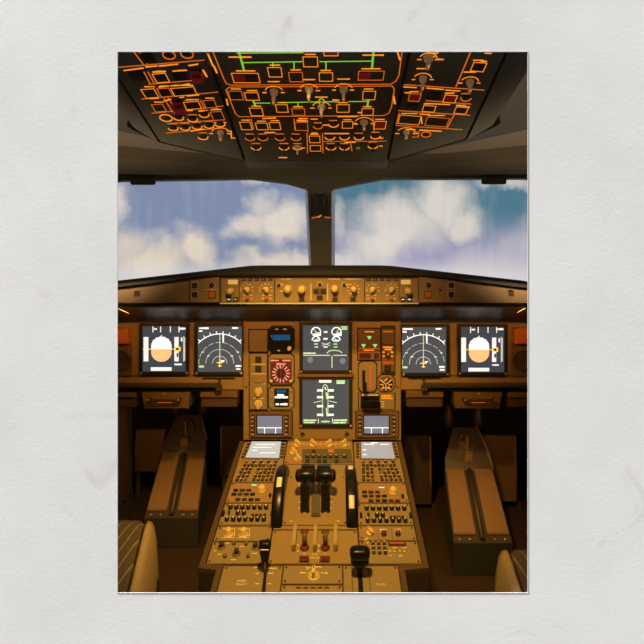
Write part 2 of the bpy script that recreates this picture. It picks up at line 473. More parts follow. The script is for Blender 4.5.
o = obj('trim_4', win_plate, M['header'], None, WS.M(0, 0))
struct(o, 'dark brown windscreen surround with the centre post', 'trim')
for n, (a, b, lab) in enumerate((((46, 170), (313, 302), 'left windscreen showing blue sky and white cloud'), ((330, 170), (606, 302), 'right windscreen showing teal sky and a large cloud')), 1):
    p, q = WS.at(*a), WS.at(*b)
    o = obj('window_%d' % n, lambda bm: bm_box(bm, p[0], q[1], -.034, q[0], p[1], -.030), M['glass'], None, WS.M(0, 0))
    struct(o, lab, 'window')
    # pale gasket along the post edge of the opening
    g = [(306.0, 191), (310.2, 272)] if n == 1 else [(333.4, 191), (333.6, 272)]
    pts = [WS.at(*t) for t in g]
    obj('gasket', lambda bm: bm_strip(bm, pts, .011, -.028, -.022), M['gasket'], o, WS.M(0, 0))
    bx = WS.at(144, 182) if n == 1 else WS.at(493, 182)
    # sun visor bracket hanging from the header
o = obj('sun_visor_mount', lambda bm: bm_box(bm, -.05, -.019, 0, .05, .012, .02, .004), M['header'], None, WS.M(*WS.at(144, 180.5), .0))
tag(o, 'small dark bracket under the header of the left windscreen', 'bracket', 'sun visor brackets')
o = obj('sun_visor_mount', lambda bm: bm_box(bm, -.05, -.019, 0, .05, .012, .02, .004), M['header'], None, WS.M(*WS.at(493, 180.0), .0))
tag(o, 'small dark bracket under the header of the right windscreen', 'bracket', 'sun visor brackets')

# magnetic compass folded on the centre post
CP = vertical(2.03)
T = thing('standby_compass', 'small standby compass with an orange lit window high on the centre post', 'compass', CP.Mp(319.5, 205))
block(T, CP, 319.5, 206, 17, 24, -.025, .012, M['shell'], 'housing', .004)
block(T, CP, 319.5, 217.5, 17, 2.6, .0125, .016, M['dbrown'], 'compass_card')
marks(T, CP, [[(312.5, 218.3), (320.0, 216.8)], [(325, 217.6), (330, 218)]], 1.6, M['redlegend'], .0165, 'lit_markings')
marks(T, CP, [[(318.5, 217.4), (321, 215.8)]], 1.3, M['lampwin'], .0171, 'lit_markings')
bm = bmesh.new()
for s, e in ((313.8, 316.6), (327, 324.2)):
    for q in (((s, 193), (s - .8, 196.5), (e - .4, 199)), ((e, 199.5), (e, 206))):
        for a, b in zip(q, q[1:]):
            bm_tube(bm, [Vector((*local(T, CP, [a])[0], .016)), Vector((*local(T, CP, [b])[0], .016))], .0026, 6)
obj('bracket_frame', bm, M['cap'], T, WORLD[T])

# ================================================================= OVERHEAD PANEL
Y0, Y1 = 0.70, 1.268
T = OHC = thing('ceiling_console', 'dark grey housing carrying the three overhead switch panels', 'overhead console', OVC.M(MID, -.2)); OHC['kind'] = 'thing'
def world_prism(T, tops, dn, m, name):
    """quad of world points thickened along dn"""
    inv = WORLD[T].inverted(); dn = Vector(dn)
    def f(bm):
        a = [bm.verts.new(inv @ Vector(p)) for p in tops]; b = [bm.verts.new(inv @ (Vector(p) + dn)) for p in tops]
        n = len(a); bm.faces.new(a); bm.faces.new(list(reversed(b)))
        for i in range(n): bm.faces.new((a[i], b[i], b[(i + 1) % n], a[(i + 1) % n]))
        bmesh.ops.recalc_face_normals(bm, faces=bm.faces[:])
    return obj(name, f, m, T, WORLD[T])
def ovz(y, x=0.0):
    z = .35 + OV_S * (y - .89)
    if x < -.23: z -= .075 * (-.23 - x)
    if x > .13: z -= .075 * (x - .13)
    return E + z
up = .012
def ovp(x, y, d=0.0): return (x, y, ovz(y, x) + up + d)
world_prism(T, [ovp(-.232, Y0), ovp(.132, Y0), ovp(.132, 1.30), ovp(-.232, 1.30)], (0, .02, .06), M['seam'], 'centre_tray')
world_prism(T, [ovp(-.412, Y0), ovp(-.232, Y0), ovp(-.232, 1.285), ovp(-.412, 1.165)], (0, .02, .06), M['seam'], 'side_tray')
world_prism(T, [ovp(.132, Y0), ovp(.302, Y0), ovp(.302, 1.155), ovp(.132, 1.285)], (0, .02, .06), M['seam'], 'side_tray')
world_prism(T, [ovp(-.412, Y0, -.008), ovp(-.412, 1.165, -.008), ovp(-.455, 1.13, .01), ovp(-.475, Y0, .01)], (0, .0, .05), M['rim'], 'side_rim')
world_prism(T, [ovp(.302, Y0, -.008), ovp(.302, 1.155, -.008), ovp(.350, 1.12, .01), ovp(.375, Y0, .01)], (0, .0, .05), M['rim'], 'side_rim')
world_prism(T, [ovp(-.232, 1.270, -.012), ovp(.132, 1.270, -.012), ovp(.132, 1.325, .0), ovp(-.232, 1.325, .0)], (0, .01, .06), M['rim'], 'front_lip')
world_prism(T, [ovp(-.46, 1.128, .006), ovp(-.412, 1.166, -.006), ovp(-.232, 1.29, -.004), ovp(-.232, 1.31, .006), ovp(-.475, 1.135, .02)], (0, .02, .06), M['rim'], 'front_lip')
world_prism(T, [ovp(.355, 1.118, .006), ovp(.302, 1.156, -.006), ovp(.132, 1.29, -.004), ovp(.132, 1.31, .006), ovp(.37, 1.125, .02)], (0, .02, .06), M['rim'], 'front_lip')

def overhead(pl, label, corners, body):
    cx = sum(c[0] for c in corners) / 4; cy = sum(c[1] for c in corners) / 4
    inv = Matrix.Translation((0, 0, 0))
    org = Vector((cx, cy, ovz(cy, cx)))
    ab = ((org - pl.o).dot(pl.u), (org - pl.o).dot(pl.v))
    T = thing('overhead_switch_console', label, 'control panel', pl.M(*ab), 'overhead switch panels')
    iv = WORLD[T].inverted()
    pts = [(iv @ Vector((x, y, ovz(y, x)))).xy[:] for x, y in corners]
    obj('faceplate', lambda bm: bm_prism(bm, pts, -.009, 0, .0015), M['over'], T, WORLD[T])
    body(T, pl)
    return T

def ob(T, pl, px, py, w, h, red=0, lit=True, m=None):
    """a square overhead push button with its glowing border"""
    b = block(T, pl, px, py, w - .6, h - .4, 0, .0022, M['red'] if red == 1 else (m or M['okey']), 'push_button')
    if red == 2:
        block(b, pl, px - w * .22, py, w * .40, h * .66, .0023, .0032, M['red'], 'warning_light')
    if lit:
        frame(b, pl, px, py, w, h, .0022, .0014, M['legend'] if random.random() < .6 else M['line'])
        if h > 6: dashes(b, pl, [(px - w * .36, py - h * .62, px + w * .36, py - h * .62)], M['legend'], 0, 1.6)
    return b

def ou(T, pl, px, py, d=11, full=False, lever=True, m=None):
    """a toggle in a glowing ring"""
    r = pl.size(px, py, d, d)[0] / 2; r = round(r, 4)
    def f(bm):
        bm_lathe(bm, [(r * .80, 0), (r * .80, .0016), (r * .4, .0022), (0.0001, .0022)], 14)
        if lever: bm_tube(bm, [(0, 0, .002), (0, -.002, .012), (0, -.003, .018)], [.0016, .0018, .0026], 8)
    s = obj('toggle_switch', f, m or M['okey'], T, pl.Mp(px, py), key=('tog', r, lever))
    a0, a1 = (0, 360) if full else (180, 360)
    obj('lit_ring', lambda bm: bm_strip(bm, arc(0, 0, r * .95, a0, a1, 20), .0017, .0006, .0022), M['legend'] if random.random() < .6 else M['line'], s, pl.Mp(px, py), key=('ring', r, full, random.random() < .5))
    if not full:
        dashes(s, pl, [(px - d * .4, py - d * .36, px + d * .4, py - d * .36)], M['line'], 0, 1.5)
    return s

def ok(T, pl, px, py, h=.03, arcs=True, d=8):
    """a grey selector hanging from the panel, px py is where it is fixed"""
    k = knob(T, pl, px, py, d, h, M['gknob'], 0, 'selector_knob', M['legend'], 'wing')
    if arcs:
        r = pl.size(px, py, 9, 9)[0]
        obj('lit_arc', lambda bm: bm_strip(bm, arc(0, -.004, r, 20, 160, 14), .0017, 0, .0006), M['legend'], k, pl.Mp(px, py))
        dashes(k, pl, [(px - 11, py + 2, px - 7, py + 2), (px + 7, py + 2, px + 11, py + 2), (px - 6, py - 9, px + 6, py - 9)], M['legend'], 0, 1.6)
    return k

def left_body(T, pl):
    marks(T, pl, [[(119, 67.2), (204, 60)], [(149, 84.2), (192, 80.5)], [(142, 99), (218, 92)], [(152, 113.2), (223, 106)], [(166, 133), (222, 128)],
                  [(134, 52), (143.5, 64.5)], [(139.5, 52), (147, 63.5)], [(144, 72), (150, 83.5)], [(148, 72), (154, 83)], [(164, 98), (172.5, 112)], [(168, 97.5), (176.5, 111)],
                  [(196, 101), (201.5, 109)], [(200, 100), (205, 108.5)], [(185, 100.5), (197, 99.5)], [(167.5, 123.5), (221, 119.8)]], 1.15, M['line'])
    dashes(T, pl, [(124, 70.5, 144, 67.8), (146, 66.8, 157, 65.8), (159, 66, 178, 64), (153, 72, 165, 71.5), (173, 71, 187, 70), (189, 65.5, 198, 64), (203, 70, 207, 77),
                   (150, 98.4, 158, 98), (159, 87, 166, 86.2), (171, 85.8, 178, 85.2), (183, 84.8, 190, 83.8), (187, 95.8, 199, 94.6), (180, 97.4, 184, 97), (186, 110.6, 193, 110.2),
                   (164, 101, 171, 99), (199, 111, 204, 110.6), (211, 109.8, 218, 109), (191, 131, 205, 129), (129, 72, 130.5, 74), (132, 76, 133.5, 78)], M['legend'], 0, 2.0)
    for a in ((148, 57.5, 14, 10, 0, False), (136.5, 75, 16, 11, 0, False), (161, 77, 14, 9.5, 0, True), (150, 92.5, 14, 9.5, 0, True), (165, 91.5, 13, 9, 0, True),
              (184, 90.5, 24, 8.5, 0, True), (159, 107, 12, 8, 0, True), (192.5, 104.5, 16, 8, 0, True), (210, 103, 12, 8, 0, True), (217.5, 115, 12, 9, 0, True), (180, 76, 14, 7, 0, False)):
        ob(T, pl, *a[:4], red=a[4], lit=a[5])
    for px, py in ((197, 74.5), (179, 106)):
        g = block(T, pl, px, py, 12, 10, 0, .012, M['red'], 'guarded_switch', .003)
        block(g, pl, px, py - 4, 9, 2, .0005, .016, M['dred'], 'hinge', .001)
    for px, py in ((169, 54.5), (187, 53.5), (166, 117.5)): ou(T, pl, px, py, 13, True, False)
    for px, py in ((178.5, 117), (192.5, 118.5), (204, 114), (173, 127.5), (185, 127), (197, 126), (209, 125), (220, 123.5), (203, 136.5)): ou(T, pl, px, py, 10.5, False, False)
    ok(T, pl, 220.5, 131.5, .022, True, 7)
    marks(T, pl, [[(227, 131), (231, 131), (231.5, 138), (235, 138)]], 1.3, M['legend'], 0, 'legend_markings')

def centre_body(T, pl):
    marks(T, pl, [[(213, 52), (224, 79), (226.5, 83.5), (231, 85), (391, 84), (396, 81), (399, 75), (402, 52)],
                  [(236, 86.9), (229, 87.2), (226, 90), (235.5, 113.5), (239, 116.6), (384, 115.4), (389, 113), (391.5, 107), (394.3, 89), (392, 85.9), (236, 86.9)],
                  [(251, 119), (253.5, 129), (241, 129)], [(306.3, 120), (308, 132)], [(307, 133), (307.6, 153)], [(322.5, 133), (323, 153)],
                  [(323, 141.5), (386, 141)], [(350.5, 142), (352, 151)], [(294, 119), (295, 130)], [(373, 117), (374, 132)]], 1.15, M['line'])
    marks(T, pl, [[(242, 62.6), (302, 61.6)], [(320, 61.6), (372, 61)], [(273, 62), (273, 66.5)], [(294, 62), (294, 70)], [(326, 61.5), (326, 70.5)], [(237, 53), (303, 52.6)],
                  [(254, 103), (270, 103)], [(281, 102.5), (318.5, 101.8)], [(324.5, 101.7), (338, 101.6)], [(349, 101.5), (369, 101.3)], [(298, 102), (298, 106.5)]], 1.3, M['green'])
    marks(T, pl, [[(239, 52), (244, 70)], [(373.5, 52), (372, 68)], [(252.5, 99), (255.5, 106)], [(368.5, 98), (367.5, 105.5)]], 2.3, M['green'])
    marks(T, pl, [arcp(321.5, 101.5, 2.8)], 1.1, M['green'])
    dashes(T, pl, [(229, 57, 251, 57), (363, 55, 384, 55), (333, 100, 340, 100), (263, 113.5 + 5, 276, 117.8), (338, 116.5, 358, 116.3), (299, 118.5, 308, 118.5), (298, 121, 308, 121),
                   (311, 119, 318, 119), (323, 125, 328, 125), (355, 124, 358, 124), (279, 157.5, 287, 157.5), (265, 132.5, 275, 132.5), (312, 133, 318, 133),
                   (325, 133.5, 349, 133.5), (345, 142.5, 356, 142), (380, 138, 384, 138), (380, 146, 383, 146), (300, 148, 305, 148), (393.5, 96, 395, 104), (397.5, 52, 400, 60),
                   (208, 54, 213, 66), (214, 66, 217, 73), (226.5, 99, 228, 106)], M['legend'], 0, 1.9)
    for a in ((246, 77, 27, 10, 2), (275, 71.2, 14, 10, 0), (296, 76, 14, 10, 0), (310.5, 60.8, 15, 10.5, 0), (326, 76, 14, 9, 0), (371, 74.6, 26, 9.5, 2), (331, 52.5, 15, 5, 1),
              (236, 94.5, 14, 9, 0), (252, 95.5, 14, 8, 0), (369, 94.5, 13, 9, 0), (256.5, 111, 13, 8, 0), (282, 107.5, 12, 8, 0), (298.5, 111, 13, 7, 0), (343, 107.5, 13, 8, 0), (367.5, 111, 12, 7, 0),
              (246, 125, 11, 8, 0), (262, 125.5, 12, 7, 0), (275, 125.2, 11, 7.5, 0), (301.5, 125.5, 13, 8.5, 0), (347.5, 124, 11, 7, 0), (380, 124.3, 12, 8, 1), (314.7, 138.5, 11, 7, 0), (315.5, 147.5, 11, 6, 0)):
        ob(T, pl, *a[:4], red=a[4])
    for px, py in ((250, 137.5), (263, 137.5), (280, 137.5), (296, 137.5), (330, 136.8), (344.5, 136.8), (359, 136.8), (375.5, 135.8), (333.5, 124), (256, 147), (284, 147), (331, 147), (344.5, 147), (373, 145.6)):
        ou(T, pl, px, py, 10, False, py > 140)
    ou(T, pl, 318, 126, 9, False, False); ou(T, pl, 297.5, 147, 9.5, False, True, M['gknob'])
    block(T, pl, 358, 148, 4, 2, 0, .001, M['white'], 'placard')
    for px, py, hh in ((274, 90.5, .030), (309, 88.5, .028), (343.5, 88, .028), (321.5, 106, .024), (364, 121.5, .020)): ok(T, pl, px, py, hh)

def right_body(T, pl):
    marks(T, pl, [[(404, 84.5), (484, 90)], [(426, 100.4), (471, 104)], [(398, 110.5), (470, 115.2)], [(396, 125.3), (462, 129.6)], [(470.5, 52), (456, 86.5)], [(454, 115), (447, 128)],
                  [(419, 101), (421, 92)], [(399, 113), (396.5, 124)], [(413, 132), (419, 132), (418, 137), (412.5, 137)]], 1.2, M['line'])
    dashes(T, pl, [(426, 53, 438, 53), (424, 56.5, 435, 56.5), (438, 59, 444, 59.5), (404, 86.8, 417, 87.6), (427, 88, 444, 89.4), (446, 90, 460, 91), (405, 92.5, 412, 93), (426, 103.4, 450, 104.5), (420, 114, 430, 114.6),
                   (406, 129.2, 415, 129.6), (420, 130, 442, 131.2), (457, 106, 470, 107), (401, 116, 404, 123), (421, 117, 422, 124), (481, 61, 487, 61.5), (485, 53, 492, 53.4)], M['legend'], 0, 1.8)
    for a in ((478.5, 66, 14, 9.5, 0, True), (414.5, 96.5, 12, 8, 1, True), (450, 98, 13, 8, 1, True), (434, 95.8, 14, 8, 0, False), (412, 106.3, 12, 6, 0, False), (429, 107.8, 13, 6.5, 0, True), (461, 109.5, 13, 7, 0, True),
              (409.5, 119, 22, 9, 0, True), (437, 121, 23, 9, 0, True)):
        ob(T, pl, *a[:4], red=a[4], lit=a[5])
    ou(T, pl, 466, 97.5, 11, False, False); ou(T, pl, 426, 134, 10, True, False)
    for px, py, hh, d in ((428.5, 57.5, .022, 10), (423, 77.5, .026, 8), (470, 81, .024, 8), (406.5, 131.5, .018, 7)): ok(T, pl, px, py, hh, True, d)

def arcp(cx, cy, r, a0=0, a1=360, n=16): return arc(cx, cy, r, a0, a1, n)
G = .0025
overhead(OVL, 'left overhead switch panel with two dark red guards and amber lit legends', [(-.405, Y0), (-.23 - G, Y0), (-.23 - G, 1.262), (-.405, 1.152)], left_body)
overhead(OVC, 'centre overhead switch panel with green flow lines between amber lit switches', [(-.23 + G, Y0), (.13 - G, Y0), (.13 - G, 1.268), (-.23 + G, 1.268)], centre_body)
overhead(OVR, 'right overhead switch panel with tan knobs and two red squares', [(.13 + G, Y0), (.295, Y0), (.295, 1.142), (.13 + G, 1.262)], right_body)

# ================================================================= GLARESHIELD
def xw(px, y): return (px - CX) / F * y
def zr(row, y): return E + (HY - row) / F * y
T = thing('glareshield', 'long black padded glareshield under the windscreens carrying the tan control strip', 'glareshield', Matrix.Translation((MID, 1.6, E - .15)))
inv = WORLD[T].inverted()
def crest(px):
    t = abs(px - 320)
    return 265.3 if t < 70 else 265.3 + (t - 70) / 132 * 14.6 + max(0, t - 205) * .1
def ftop(px):
    t = abs(px - 320)
    return 277.0 if t < 104 else 277.0 + (t - 104) / 98 * 12.0
def coaming(bm):
    rows = []
    for i in range(61):
        px = 40 + i * 9.5
        yf = 1.452
        x = xw(px, 1.55)
        c = crest(px); f = ftop(px)
        prof = [(yf + .012, zr(f + .6, yf)), (yf - .004, zr(f, yf) + .004), (yf - .002, zr(f - (f - c) * .35, yf) + .004), (yf + .03, zr(c + 3.2, yf + .03) + .003), (yf + .12, zr(c + .6, yf + .12) + .001),
                (1.75, zr(c, 1.75)), (1.95, zr(c + 3, 1.95)), (2.05, zr(c + 8, 2.05)), (2.05, zr(c + 30, 2.05)), (1.75, zr(c + 30, 1.75))]
        rows.append([inv @ Vector((x, y, z)) for y, z in prof])
    loft(bm, rows)
obj('coaming', coaming, M['matte'], T, WORLD[T])
def gs_face(x0, x1):
    def f(bm):
        n = 14
        rows = []
        for i in range(n + 1):
            px = x0 + (x1 - x0) * i / n; x = xw(px, 1.452)
            rows.append([inv @ Vector((x, y, z)) for y, z in ((1.62, zr(303.2, 1.452)), (1.455, zr(303.2, 1.452)), (1.452, zr(302.6, 1.452)), (1.452, zr(ftop(px) + .8, 1.452)), (1.455, zr(ftop(px), 1.452)), (1.62, zr(ftop(px), 1.452)))])
        loft(bm, rows, False)
    return f
obj('face_board', gs_face(40, 219.5), M['panel'], T, WORLD[T])
obj('face_board', gs_face(418.8, 610), M['panel'], T, WORLD[T])
obj('face_board', gs_face(219.5, 418.8), M['seam'], T, WORLD[T])
def under(bm):
    rows = []
    for i in range(41):
        px = 30 + i * 14.6; x = xw(px, 1.5)
        rows.append([inv @ Vector((x, y, z)) for y, z in ((1.458, zr(303.4, 1.458)), (1.462, zr(305.5, 1.462)), (1.55, zr(311, 1.55)), (1.655, zr(318.2, 1.655)), (1.665, zr(320.5, 1.665)))])
    loft(bm, rows)
obj('underside', under, M['satin'], T, WORLD[T])
obj('lower_lip', lambda bm: bm_box(bm, xw(220, 1.44) - MID, 1.432 - 1.6, zr(303.9, 1.44) - E + .15, xw(418.5, 1.44) - MID, 1.456 - 1.6, zr(302.9, 1.44) - E + .15, .001), M['cream'], T, WORLD[T])

GH = .0015
def gpanel(name, label, x0, x1, y0=278.4, y1=302.0, m='panel', group=None):
    T = thing(name, label, 'control panel', GS.Mp((x0 + x1) / 2, (y0 + y1) / 2), group)
    plate(T, GS, rect(x0, y0, x1, y1), -.0018, GH, M[m])
    return T
def gbtn(T, px, py, w, h, m='dcap', fr=None, up=.004):
    b = block(T, GS, px, py, w, h, GH, GH + up, M[m], 'push_button')
    if fr: frame(b, GS, px, py, w + 1.6, h + 1.6, GH, .0014, M[fr], 'border')
    return b
def gring(T, px, py, d):
    r = round(GS.size(px, py, d, d)[0] / 2, 4)
    k = obj('dial', lambda bm: bm_lathe(bm, [(r * .8, 0), (r * .8, .004), (0.0001, .004)], 16), M['dcap'], T, GS.Mp(px, py, GH), key=('dial', r))
    obj('border', lambda bm: bm_strip(bm, arc(0, 0, r, 0, 360, 18), .0016, 0, .001), M['cream'], k, GS.Mp(px, py, GH), key=('dring', r))
for side in (0, 1):
    mx = (lambda v: v) if side == 0 else (lambda v: 639.3 - v)
    a, b = (191, 219) if side == 0 else (419.8, 452 + 4)
    T = thing('glareshield_end_plate', ('left end plate of the glareshield strip with two stacked squares and a ring' if side == 0 else 'right end plate of the glareshield strip with a ring and a small hole'), 'control panel', GS.Mp(mx(160), 292, 0), 'glareshield end plates')
    def endp(bm):
        pts = [(q, ftop(q) + 1.0) for q in (mx(100), mx(118), mx(150), mx(189.5))] + [(mx(219), 277.8), (mx(219), 302.3), (mx(100), 302.3)]
        pts = local(T, GS, pts)
        if side == 0: pts.reverse()
        bm_prism(bm, pts, -.0016, GH, .001)
    obj('faceplate', endp, M['panel'], T, WORLD[T])
    if side == 0:
        gbtn(T, 137, 294, 5, 5, 'dred'); gbtn(T, 195, 285.3, 5.4, 5, 'dcap', 'cream'); gbtn(T, 195, 294.5, 5.4, 5.4, 'dcap', 'cream')
        gring(T, 212, 285, 6.5); gbtn(T, 212, 294.5, 6, 6, 'orange', 'dcap'); marks(T, GS, [[(189.7, 278.5), (189.7, 302)]], .9, M['seam'], GH); screw(T, GS, 186, 296.5, GH, M['metal'], 1.8); screw(T, GS, 203, 290, GH, M['orange'], 1.8)
        marks(T, GS, [[(205, 289.7), (217, 289.7)]], .6, M['cream'], GH)
    else:
        gring(T, 428, 284.7, 6); gbtn(T, 428, 294.6, 6, 6, 'orange', 'dcap'); screw(T, GS, 440, 290, GH, M['dcap'], 2.6)
        gbtn(T, 451, 285.3, 5.2, 5, 'dcap', 'cream'); gbtn(T, 451, 294.5, 5.2, 5.4, 'dcap', 'cream'); gbtn(T, 511, 293.5, 5, 5.6, 'dred')

def efis(label, mir):
    X = (lambda v: v) if not mir else (lambda v: 638.7 - v)
    T = gpanel('display_control_unit', label, *((221, 274.2) if not mir else (365, 418)), group='display control panels')
    wdw = block(T, GS, X(233), 282, 10, 4.8, GH, GH + .002, M['lampwin'], 'lit_window'); frame(wdw, GS, X(233), 282, 11, 5.8, GH, .0012, M['seam'], 'border')
    for px, m in ((229.5, 'dcap'), (236, 'dcap')):
        b = gbtn(T, X(px), 299.2, 4.6, 3.6, m, 'cap')
        dashes(b, GS, [(X(px) - 1.2, 299.2, X(px) + 1.2, 299.2)], M['gsym'] if (px == 229.5) != mir or mir else M['cream'], GH + .0041, 1.2)
    knob(T, GS, X(231), 291, 7.2, .022, M['ylw'], GH, 'knob', M['cream'])
    for px in (243.5, 250.3, 257, 263.7, 270.3):
        b = gbtn(T, X(px), 279.4, 4.6, 2.2, 'black'); dashes(b, GS, [(X(px) - 1.2, 279.4, X(px) + 1.2, 279.4)], M['redlegend'], GH + .0041, .7)
    for px, py in ((247, 289.5), (266, 289.5)):
        knob(T, GS, X(px), py, 6.2, .014, M['ylw'], GH, 'selector_knob', M['cream'], 'wing', 40 if not mir else -40)
        dashes(T, GS, [(X(px) + 6.0 * math.cos(a) - .8, py - 5.6 * math.sin(a), X(px) + 6.0 * math.cos(a) + .8, py - 5.6 * math.sin(a)) for a in [math.radians(k) for k in (-10, 25, 60, 95, 130, 165, 190)]], M['cream'], GH, .9)
        knob(T, GS, X(px + 1), 297.8, 3.4, .014, M['orange'], GH, 'lever_switch', None, 'cap')
        dashes(T, GS, [(X(px + 1) - 4.5, 297 + d, X(px + 1) - 2.6, 297 + d) for d in (-1.5, 1.5)] + [(X(px + 1) + 2.6, 297 + d, X(px + 1) + 4.5, 297 + d) for d in (-1.5, 1.5)], M['cream'], GH, .9)
    marks(T, GS, [[(X(239.7), 279), (X(239.7), 301)]], .6, M['dbrown'], GH)
efis('left display control panel of the glareshield strip, amber window at its left end', False)
efis('right display control panel of the glareshield strip, amber window at its right end', True)
T = gpanel('autopilot_unit', 'centre autopilot panel of the glareshield strip with four large cream knobs', 275.2, 364.2)
for px, py in ((279, 285), (319.7, 284.5), (344, 285)): gring(T, px, py, 4.6)
for px, py, d in ((288, 289, 8.6), (302, 289.3, 8.6), (334.6, 288.6, 8), (353.6, 289, 6.6)):
    k = knob(T, GS, px, py, d, .022, M['ylw'], GH, 'knob', M['cream'])
for px, py in ((302, 299.2), (335, 299.2), (353, 299.2)): gbtn(T, px, py, 4.8, 3.6, 'dcap', 'cap')
for px, py in ((316.2, 291.2), (323.2, 291.2), (319.8, 297.6)): gbtn(T, px, py, 5.4, 4.4, 'dcap', 'cap')
marks(T, GS, [[(311, 284), (311, 300)], [(327.7, 284), (327.7, 300)]], .8, M['cream'], GH)
dashes(T, GS, [(353.6 + 5.6 * math.cos(math.radians(a)) - .8, 289 - 5.2 * math.sin(math.radians(a)), 353.6 + 5.6 * math.cos(math.radians(a)) + .8, 289 - 5.2 * math.sin(math.radians(a))) for a in range(0, 360, 40)]
       + [(328, 279, 340, 279), (345, 279, 361, 279), (281, 279, 291, 279), (281.5, 284.5, 284, 284.5), (347, 284.5, 350, 284.5), (280, 291, 283, 291)], M['cream'], GH, .9)

# ================================================================= MAIN INSTRUMENT PANEL
T = thing('instrument_board', 'wide amber-brown main instrument panel under the glareshield', 'instrument panel', MP.Mp(322, 380))
plate(T, MP, rect(70, 316, 243.1, 376), -.03, -.004, M['panel'], 'side_board')
plate(T, MP, rect(401.2, 316, 575, 376), -.03, -.004, M['panel'], 'side_board')
plate(T, MP, rect(243.3, 318, 401, 440.5), -.03, 0, M['panel'], 'centre_board', .003)
plate(T, MP, [(60, 390), (243.0, 390), (243.0, 376.6), (60, 376.6)], -.035, -.001, M['panel'], 'lower_ledge', .002)
plate(T, MP, [(401.3, 390), (585, 390), (585, 376.6), (401.3, 376.6)], -.035, -.001, M['panel'], 'lower_ledge', .002)
plate(T, MP, rect(60, 316, 243, 322.6), -.0038, .004, M['bezel'], 'hood_strip')
plate(T, MP, rect(401.3, 316, 585, 322.8), -.0038, .004, M['bezel'], 'hood_strip')
plate(T, MP, rect(246, 318, 399, 321.4), .0002, .005, M['bezel'], 'hood_strip')
plate(T, MP, rect(297.5, 373.5, 354, 376.5), .0002, .010, M['brown'], 'display_ledge')
for px, py in ((302.6, 434.3), (347, 434.4)):
    obj('fastener', lambda bm: (bm_lathe(bm, [(.0075, 0), (.0075, .001), (.005, .0012), (.0048, .0005), (0.0001, .0005)], 16)), M['dbrown'], T, MP.Mp(px, py, .0002), key='fast')
screw(T, MP, 246.5, 387, .0002, M['dbrown'], 2); screw(T, MP, 397.5, 387, .0002, M['dbrown'], 2)

def display(name, label, cat, x0, y0, x1, y1, scr, b=(3, 3, 3, 3.5), base=-.0035, group=None, screws=()):
    """bezel + screen; b: bezel margins l, t, r, b in px"""
    T = thing(name, label, cat, MP.Mp((x0 + x1) / 2, (y0 + y1) / 2), group)
    X0, Y0_, X1, Y1_ = x0 - b[0], y0 - b[1], x1 + b[2], y1 + b[3]
    o = local(T, MP, [(X0, Y1_), (X1, Y0_)]); i = local(T, MP, [(x0, y1), (x1, y0)])
    obj('bezel', lambda bm: ring(bm, *i[0], *i[1], *o[0], *o[1], base, .008), M['bezel'], T, WORLD[T])
    s = obj('screen', lambda bm: bm_box(bm, *i[0], base, *i[1], .0035), M[scr], T, WORLD[T])
    for p in screws: screw(T, MP, *p, .0081, None, 2.7)
    return T, s
SZ = .0037
def sm(s, lines, w, m): return marks(s, MP, lines, w, M[m], 0, 'screen_markings', .0004)
class SP:  # screen plane, a hair in front of the glass
    pass
SPL = vertical(1.68 - .0037)

def smarks(s, lines, w, m, name='screen_markings'):
    bm = bmesh.new(); wm = SPL.size(322, 350, w, w)[0]; iv = WORLD[s].inverted()
    for ln in lines:
        pts = [(iv @ SPL.pt(*SPL.at(*p))).xy[:] for p in ln]
        bm_strip(bm, pts, wm, SZ, SZ + .0004)
    return obj(name, bm, M[m], s, WORLD[s])
def spoly(s, polys, m, name='screen_markings', up=.0004):
    bm = bmesh.new(); iv = WORLD[s].inverted()
    for ln in polys:
        bm_prism(bm, [(iv @ SPL.pt(*SPL.at(*p))).xy[:] for p in ln], SZ, SZ + up)
    return obj(name, bm, M[m], s, WORLD[s])

